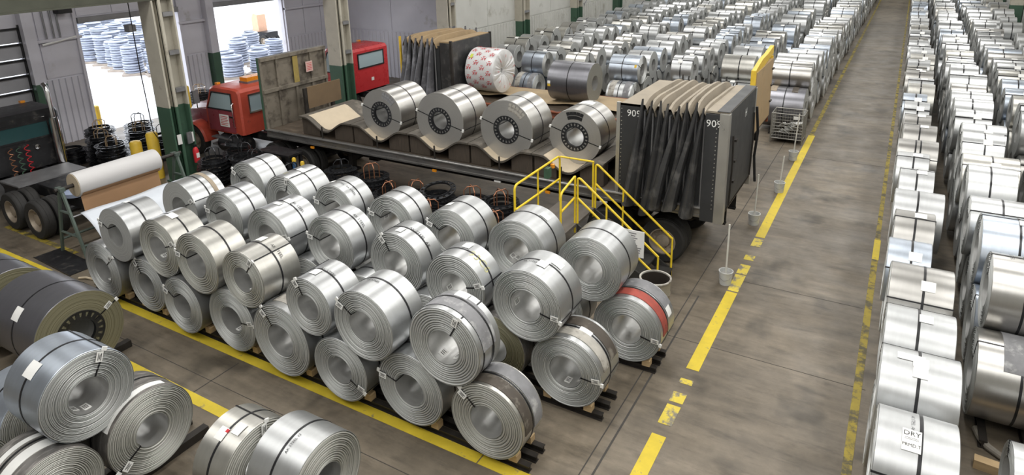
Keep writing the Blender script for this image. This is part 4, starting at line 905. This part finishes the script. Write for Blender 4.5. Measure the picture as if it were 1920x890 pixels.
pr=put('paper_roll',cmesh(MB().lathe([(.06,.30),(.285,.30),(.29,.33),(.29,2.28),(.285,2.3),(.06,2.3)],48,'Y'),'paper_roll',PAP),None,(-16.1,7.0,1.66),(0,0,0),'big roll of white-backed paper on the green stand','paper roll')
put('roll_end',cmesh(MB().lathe([(.055,.285),(.27,.285),(.27,.302),(.055,.302)],40,'Y'),'roll_end',TAN),pr)
def bf(u,v):
    if u<.25: a=-.55-u*4*.6; return (.296*math.cos(a),.34+v*1.9,.296*math.sin(a))
    w=(u-.25)/.75; return (.296*math.cos(-1.15)+.05*w,.34+v*1.9,.296*math.sin(-1.15)-.42*w)
put('brown_paper_tail',MB().grid(bf,20,4).mesh('brown_paper_tail',BRN,True),pr)
def wf(u,v): return (-15.75+u*.95+.05*math.sin(3*v), 7.15+v*2.15, 1.10-.78*u+.14*math.sin(PI*u)+.012*math.sin(9*v+5*u))
SHT=mk('white_plastic_sheet',(.62,.66,.72),.35,0,.05,2,bump=.2,bscale=4)
ps=put('plastic_sheet',MB().grid(wf,12,24).mesh('plastic_sheet',SHT,True),None,(0,0,0),(0,0,0),'white plastic sheet pulled out below the paper roll','sheet')
sol=ps.modifiers.new('thick','SOLIDIFY'); sol.thickness=.006
bl=thing('film_roll','bluish rolled film lying behind the near end of the paper roll','roll',(-17.3,7.85,1.06)); BLF=mk('blue_film',(.30,.36,.50),.4,0,.2,3)
MB().lathe([(.05,-.06),(.26,-.05),(.27,.05),(.05,.06)],28,'Z').build('film',BLF,bl); MB().lathe([(.001,.06),(.05,.06),(.05,.08),(.001,.08)],14,'Z').build('core',TAN,bl)
gm=thing('floor_mat','black grimy floor mat between the yellow lines at left','mat',(-15.9,6.72,0),-.05); MB().b(-.95,.75,-.28,.28,.002,.016).build('mat_body',BLACKP,gm); MB().b(-.97,.77,-.30,-.28,.002,.02).build('mat_edge',RAIL,gm)
put('loose_strap',MB().tube([(-14.85,6.42,.02),(-14.7,6.5,.03),(-14.45,6.55,.02),(-14.2,6.75,.06),(-14.15,6.9,.02)],.025,6).mesh('loose_strap',TAN),None,(0,0,0),(0,0,0),'pale discarded strap beside the leftmost lower coil','strap')

# drum, buckets with poles, wire basket, timber and hose
dr=thing('open_drum','open rusty steel drum at the foot of the stair','drum',(-3.38,10.8,0)); DRM=mk('dull_beige_drum',(.30,.27,.21),.55,.2,.2,3); DIN=mk('dark_drum_inside',(.03,.022,.016),.8,0,.2)
MB().lathe([(.001,0),(.27,0),(.275,.28),(.285,.30),(.275,.32),(.275,.56),(.285,.58),(.275,.6),(.275,.82),(.29,.84),(.29,.86),(.265,.86),(.262,.03),(.001,.03)],36,'Z',closed=False,mats=[0]*11+[1,1,1]).build('drum_shell',[DRM,DIN],dr)
MB().lathe([(.001,.42),(.262,.42),(.262,.44),(.001,.45)],24,'Z').build('drum_contents',DIN,dr)
MB().lathe([(.262,.84),(.294,.84),(.296,.865),(.262,.867)],36,'Z').build('rim',PADS,dr)
BKT=mk('cloudy_white_bucket',(.55,.56,.55),.4,0,.08); CEM=mk('grey_cement',(.33,.32,.30),.9,0,.1); POLE=mk('white_pole',(.66,.65,.60),.45,0,.05)
for i,(x,y,hh,dx,lab) in enumerate(((-2.52,12.75,1.32,0.,'white pole in a bucket, nearest the stair foot'),(-2.6,16.0,1.30,.02,'white pole in a bucket, beside the rear corner of the black tarp box'),(-2.42,18.5,1.05,.05,'white pole in a bucket, third from the camera'),(-2.5,21.5,1.5,.06,'white pole in a bucket, in front of the wire basket'))):
    t=thing('marker_post',lab,'post',(x,y,0),0,'marker poles along the aisle')
    MB().lathe([(.001,0),(.115,0),(.14,.27),(.146,.27),(.146,.29),(.13,.29),(.128,.2),(.001,.2)],22,'Z',closed=False).build('bucket',BKT,t); MB().lathe([(.001,.2),(.127,.2),(.127,.21),(.001,.215)],18,'Z').build('cement',CEM,t)
    MB().tube([(0,0,.1),(dx,0,hh)],.019,8).build('pole',POLE,t)
    MB().tube([(-.14,0,.26),(-.10,-.12,.16),(.0,-.15,.12),(.10,-.12,.16),(.14,0,.26)],.004,5).build('handle',GREYM,t)
bk=thing('wire_basket','wire mesh basket full of pale scrap pieces beside the aisle line','basket',(-2.98,23.55,0)); WIRE=mk('galvanised_wire',(.33,.32,.29),.45,.7,.1)
w,d,h0,h1=.50,.40,.16,1.02
for x in (-w,w):
    for y in (-d,d): MB().tube([(x,y,.0),(x,y,h1)],.02,6).build('corner_post',WIRE,bk)
for side in range(4):
    mb=MB()
    for k in range(9):
        z=h0+(h1-h0)*k/8
        a,b=(((-w,-d),(w,-d)),((w,-d),(w,d)),((w,d),(-w,d)),((-w,d),(-w,-d)))[side]
        mb.tube([(*a,z),(*b,z)],.006 if k%8 else .014,4)
    for k in range(1,12):
        t_=k/12; x=a[0]+(b[0]-a[0])*t_; y=a[1]+(b[1]-a[1])*t_; mb.tube([(x,y,h0),(x,y,h1)],.005,4)
    mb.build('wire_side',WIRE,bk)
MB().b(-w,w,-d,d,h0-.03,h0).build('basket_floor',RAIL,bk); MB().b(.18,.38,-d-.012,-d-.006,.86,.97).build('basket_tag',TAG,bk)
SCR=mk('pale_scrap_sheet',(.50,.50,.48),.5,.3,.2,4); rnd=random.Random(8)
for k in range(16):
    put('scrap_piece',MB().prism([(-.16,-.05),(.15,-.07),(.17,.04),(.02,.09),(-.14,.06)],-.012,.012,'Z').mesh('scrap_piece',SCR,False),None,(-2.98+rnd.uniform(-.30,.30),23.55+rnd.uniform(-.2,.2),.24+.028*k),(rnd.uniform(-.7,.7),rnd.uniform(-.7,.7),rnd.uniform(0,6)),'pale scrap sheet piece heaped in the wire basket','scrap','scrap pieces in the wire basket')
MB().b(-.45,.45,-.07,.07,.0,.13).build('timber_beam',WOOD,loc=(2.0,9.35,.001),rot=(0,0,-.1),label='short pale timber beam on the floor near the lower right corner',cat='timber')
put('loose_hose',MB().tube([(1.62,10.15,.05),(1.66,9.95,.06),(1.74,9.8,.055),(1.88,9.68,.05),(2.2,9.55,.05),(2.8,9.5,.05)],.05,10).mesh('loose_hose',mk('canvas_hose',(.22,.20,.17),.8,0,.2,6)),None,(0,0,0),(0,0,0),'grey canvas hose lying by the timber at the lower right','hose')

# ---------------------------------------------------------------- the two storage fields
FIELD=[]   # every coil of the fields: dict of its data; the largest in view become things of their own
def spread(name,axis,fx,wd,ys,Rs=None,seed=0,st=None,skip=0.,over=None,deep=None):
    """one line of coils lying crosswise; ys = centres of the lower tier; uppers sit in the hollows"""
    rnd=random.Random(seed); n=len(ys); low=[]
    for i,y in enumerate(ys):
        gap=min([ys[i]-ys[i-1] if i else 9]+[ys[i+1]-ys[i] if i<n-1 else 9]); R=min((Rs[i] if Rs else rnd.uniform(.54,.62)),gap/2-.006)
        low.append((y,.13+R,R)); L=wd*rnd.uniform(.88,1.12)
        FIELD.append(dict(n=name,t='lower',i=i,X=fx+rnd.uniform(-.05,.05),Y=y,Z=.13+R,R=R,L=L,ax=axis,st=st or rnd.choice(('galv','galv','galv','warm','cold','blue')),s=rnd.random()))
    ups=[]; k=0
    for i in range(n-1):
        (ya,za,Ra),(yb,zb,Rb)=low[i],low[i+1]
        R=min(rnd.uniform(.52,.61),.5*((ys[min(i+2,n-1)]-ys[max(i-1,0)])/ (min(i+2,n-1)-max(i-1,0)))-.012)
        d1,d2=Ra+R+.002,Rb+R+.002; D_=math.hypot(yb-ya,zb-za); a=(d1*d1-d2*d2+D_*D_)/(2*D_); h=math.sqrt(max(0,d1*d1-a*a))
        y=ya+a*(yb-ya)/D_-h*(zb-za)/D_; z=za+a*(zb-za)/D_+h*(yb-ya)/D_
        L=wd*rnd.uniform(.86,1.14)
        if rnd.random()<skip: continue
        c=dict(n=name,t='upper',i=k,X=fx+rnd.uniform(-.06,.06),Y=y,Z=z,R=R,L=L,ax=axis,st=st or rnd.choice(('galv','galv','galv','warm','cold','blue')),s=rnd.random()); k+=1
        if over and i in over: c.update(over[i])
        FIELD.append(c)
def seq(y0,y1,p,seed,j=.05):
    r=random.Random(seed); ys=[y0]
    while ys[-1]<y1: ys.append(ys[-1]+p+r.uniform(-j,j))
    return ys
R1=[6.2,7.42,8.7,10.05,11.1,12.2,13.3,14.5,15.65]; R1+=[x for x in seq(16.9,78,1.2,1)]
spread('aisle-edge line right of the aisle','-X',.28,.70,R1,seed=21,st=None)
spread('second line right of the aisle','-X',1.5,.88,[10.5,11.95,13.3,14.8,16.1]+seq(17.5,78,1.27,2),[.63,.63,.6,.66,.6]+[.6]*70,seed=22,skip=.12)
spread('third line right of the aisle','-X',2.95,1.0,seq(14.2,78,1.27,3),seed=23,skip=.10)
spread('outermost line right of the aisle','-X',4.25,.82,seq(19.5,78,1.27,4),seed=24,skip=.25)
spread('line against the left wall','X',-15.15,1.05,seq(25.7,78,1.30,5),seed=25)
spread('second line from the left wall','X',-13.0,1.0,[24.35]+seq(25.72,78,1.30,6),seed=26)
spread('third line from the left wall','X',-11.1,.95,seq(24.6,78,1.33,7),seed=27,skip=.15)
spread('fourth line from the left wall','X',-8.75,1.15,seq(24.4,78,1.36,8),[.60]*60,seed=28,skip=.15)
spread('fifth line from the left wall','X',-6.9,.85,seq(25.3,78,1.33,9),seed=29,skip=.08)
spread('second line left of the aisle','X',-4.75,1.15,seq(26.2,78,1.36,10),[.62]*60,seed=30,skip=.15)
spread('aisle-edge line left of the aisle','X',-2.62,1.22,[24.85,26.3]+seq(27.65,80,1.24,11),[.72,.68]+[.6]*60,seed=31)
extra=[dict(n='x',t='',i=0,X=1.75,Y=8.55,Z=.58,R=.45,L=.9,ax='-X',st='galv',s=.3,lab='small coil whose dark face shows at the lower right, below the timber'),
 ]
FIELD+=extra
camp=Vector((0,0,7.0))
from mathutils import Matrix as _M
ci=cam.matrix_world.inverted()
def inview(c):
    ok=False
    for dx in (0,1):
        x=c['X']-(dx*c['L'] if c['ax']=='X' else -dx*c['L'])
        for dz in (-1,1):
            p=ci@Vector((x,c['Y'],c['Z']+dz*c['R']))
            if p.z>-.5: continue
            u=960+FPX*p.x/-p.z; v=255.73-FPX*p.y/-p.z
            if -30<u<1950 and -20<v<910: ok=True
    return ok
FIELD=[c for c in FIELD if inview(c)]
for c in FIELD: c['d']=(Vector((c['X'],c['Y'],c['Z']))-camp).length*(1.25 if c['t']=='lower' and c['n'].find('aisle-edge')<0 else 1.)
FIELD.sort(key=lambda c:c['d'])
NEAR=58; KEEP=298-NEAR
VAR=(.50,.52,.54,.56,.58,.60,.62,.66,.72)
def special(c,key): return SPEC.get((c['n'],c['t'],c['i']))
SPEC={
 ('aisle-edge line right of the aisle','upper',0):dict(lab='pale coil tagged DRY PRMD.T at the right of the aisle',txt='dry'),
 ('aisle-edge line right of the aisle','upper',1):dict(lab='pale coil with torn white sheets, next behind the DRY-tagged coil',sh=2),
 ('aisle-edge line right of the aisle','upper',2):dict(lab='pale coil with one square white sheet, second behind the DRY-tagged coil',sh=1),
 ('aisle-edge line right of the aisle','upper',9):dict(twin=1,st='cold'),
 ('second line right of the aisle','lower',0):dict(lab='shiny coil with wide grey pad, lower tier, right frame edge near the timber',padm='g',st='cold',txt='ak'),
 ('second line right of the aisle','upper',0):dict(lab='shiny coil printed along its wrap, resting on the grey-padded one at right',txt='ak2',st='cold'),
 ('second line right of the aisle','upper',2):dict(txt='ak'),
 ('aisle-edge line left of the aisle','lower',0):dict(lab='grey coil with tan and dark pads behind the wire basket',padm='td',st='dark2',L=1.42),
 ('aisle-edge line left of the aisle','upper',0):dict(lab='wide shiny coil resting above the tan-padded coil at the aisle',L=1.32,st='cold'),
 ('second line left of the aisle','upper',2):dict(lab='wide bluish coil with two straps behind the yellow-framed board',twin=2,L=1.2,st='blue'),
 ('second line left of the aisle','lower',1):dict(padm='t'),
 ('second line from the left wall','lower',0):dict(lab='coil with grey and white pads, lowest beside the wrapped coil',padm='gw',st='blue'),
 ('second line from the left wall','upper',0):dict(lab='bluish coil with lit eye standing above the padded one beside the wrapped coil',st='blue'),
 ('fourth line from the left wall','lower',0):dict(lab='pale coil with two grey pads, low behind the dark grey coil',padm='gw',st='galv'),
 ('fourth line from the left wall','upper',0):dict(lab='bluish wide coil with yellow sticker, nearest of the fourth line from the wall',st='blue',yel=1),
}
def dress(o,c,seg,rich):
    R,L=c['R'],c['L']; sp=special(c,0) or {}
    if sp.get('twin')==1: ss=(-.06,.06)
    elif sp.get('twin')==2: ss=(-.34,.34)
    else: ss=(c['s']*.1-.05,)
    Rr=min(VAR,key=lambda q:abs(q-R)) if not rich else R
    for s in ss: put('strap',strap_mesh(Rr,round(s*L,2),.034 if rich else .04,48 if rich else 20),o)
    if c['s']>.25: put('eye_strap',eye_mesh(Rr,L,.25,D(30+round(c['s']*6)*20) if c['ax']=='X' else D(160-round(c['s']*6)*22),.022 if rich else .034),o)
    if c['s']>.35 and not sp: 
        a=D(95+(40 if c['ax']=='X' else -40)*(1 if c['s']>.7 else .3)); sheet(o,Rr,a,.08,.18,.16)
    if sp.get('sh'):
        sheet(o,R,D(80),.06*(1 if sp['sh']==1 else 0),.16,.15)
        if sp['sh']==2: sheet(o,R,D(86),-.1,.28,.12); sheet(o,R,D(66),.0,.15,.17)
    pm=sp.get('padm')
    if pm=='g': pad(o,R,-.20,.08,D(38),D(150),PADG,label='wide grey pad')
    if pm=='td': pad(o,R,-.45,-.25,D(25),D(120),PADB,label='dark pad'); pad(o,R,.25,.47,D(25),D(120),PADT,label='tan slatted pad')
    if pm=='t': pad(o,R,-.05,.15,D(30),D(120),PADT,label='tan slatted pad')
    if pm=='gw': pad(o,R,-.42,-.18,D(40),D(170),PADG); pad(o,R,.18,.42,D(40),D(170),PADS)
    if sp.get('yel'): pad(o,R,-L/2+.05,-L/2+.14,D(150),D(162),YELB,'sticker')
    t=sp.get('txt')
    if t=='dry':
        sheet(o,R,D(68),-.05,.165,.23,TAG,'dry_tag')
        text_cyl('DRY',.075,R+.0135,D(68)+.115,-.05,False,PRT,o,'tag_lettering'); text_cyl('PRMD.T',.046,R+.0135,D(68)-.10,-.05,False,PRT,o,'tag_lettering')
        for k in range(2): put('tag_print',cmesh(MB().arc(R+.0115,.001,-.11,.01,D(68)+.03-k*.025,D(68)+.036-k*.025,2),'tag_print',PRT),o)
        text_cyl('A',.36,R+.003,D(58),-.23,False,CHALK,o,'chalk_letter'); text_cyl('AK STEEL AK',.045,R+.004,D(92),-.045,True,PRT,o)
    if t=='ak': text_cyl('AK STEEL',.085,R+.004,D(150 if c['t']=='upper' else 145),-L*.32,True,PRT,o)
    if t=='ak2': text_cyl('AK STEEL 300 AK STEEL',.07,R+.004,D(120),-L*.2,True,PRT,o)
def field_mesh(c,rich):
    st=c['st']
    if st=='dark2': return coil_mesh(c['R'],c['L'],.27,0,48,'dark','galv',1)
    if rich: return coil_mesh(round(c['R'],2),round(c['L'],1),.25,8+int(c['s']*7),56,st,'galv',1)
    return coil_mesh(min(VAR,key=lambda q:abs(q-c['R'])),round(c['L'],1),.25,0,28,st,'galv',1)
mids=[]
cnt={}
for idx,c in enumerate(FIELD):
    sp=special(c,0)
    if sp:
        for q in ('st','L'):
            if q in sp: c[q]=sp[q]
        if 'L' in sp and c['ax']=='X': pass
    rich=c['d']<21 or (sp is not None)
    if not sp and not rich: c['L']=round(c['L'],1)
    if rich: c['R']=round(c['R'],2)-.004; c['L']=round(c['L'],1)
    me=field_mesh(c,rich); 
    loc=(c['X']-c['L']/2 if c['ax']=='X' else c['X']+c['L']/2,c['Y'],c['Z'])
    if idx<KEEP:
        lab=(sp or {}).get('lab') or c.get('lab') or '%s steel coil, %s from near end, %s'%(c['t'],nth(c['i']),c['n'])
        o=put('steel_coil',me,None,loc,(0,0,RZ[c['ax']]),lab,'coil','coils of the '+c['n'] if c['n']!='x' else None)
        dress(o,c,0,rich)
    else: mids.append((me,loc,RZ[c['ax']],c))
# everything beyond the nearest: joined into one far mass of coils
mb=MB(); FM=[ST['galv'],EDGE['galv'],ST['warm'],ST['blue'],BLK]
for me,loc,rz,c in mids:
    cz,sz=math.cos(rz),math.sin(rz); mi={'galv':0,'cold':0,'warm':2,'blue':3,'dark':0}.get(c['st'],0); R,L=c['R'],c['L']
    for prof,ms in (([(.25,-L/2),(R,-L/2),(R,L/2),(.25,L/2)],[1,mi,1,1]),([(R,-.02),(R+.008,-.02),(R+.008,.02),(R,.02)],[4]*4)):
        n0=len(mb.v); mb.lathe(prof,20,'Y',(0,0,0),True,ms)
        for k in range(n0,len(mb.v)):
            x,y,z=mb.v[k]; mb.v[k]=(loc[0]+x*cz-y*sz,loc[1]+x*sz+y*cz,loc[2]+z)
if mids: mb.build('far_steel_coils',FM,label='mass of small far steel coils filling both fields toward the back',cat='coils',kind='stuff')
# rails under the field lines
lines=[('aisle-edge line right of the aisle',.28,.95,5.6,80),('second line right of the aisle',1.5,2.38,9.8,80),('third line right of the aisle',2.95,3.9,13.5,80),('outermost line right of the aisle',4.3,5.2,18.8,80),
 ('line against the left wall',-16.2,-15.2,25,80),('second line from the left wall',-14,-13.05,23.7,80),('third line from the left wall',-12,-11.15,23.9,80),('fourth line from the left wall',-9.9,-8.8,23.7,80),('fifth line from the left wall',-7.7,-6.95,24.6,80),('second line left of the aisle',-5.9,-4.8,25.5,80),('aisle-edge line left of the aisle',-3.85,-2.7,24.1,80)]
for n,a,b,y0,y1 in lines:
    for j,x in enumerate((a+.18,b-.18)):
        mb=MB(); mb.b(x-.05,x+.05,y0,y1,.001,.02); mb.b(x-.014,x+.014,y0,y1,.02,.11); mb.b(x-.05,x+.05,y0,y1,.11,.128)
        mb.build('support_rail',RAIL,label='long dark rail under the %s, %s of the two'%(n,('left','right')[j]),cat='rail',group='long rails under the fields')
print('coils in fields',len(FIELD),'far',len(mids))
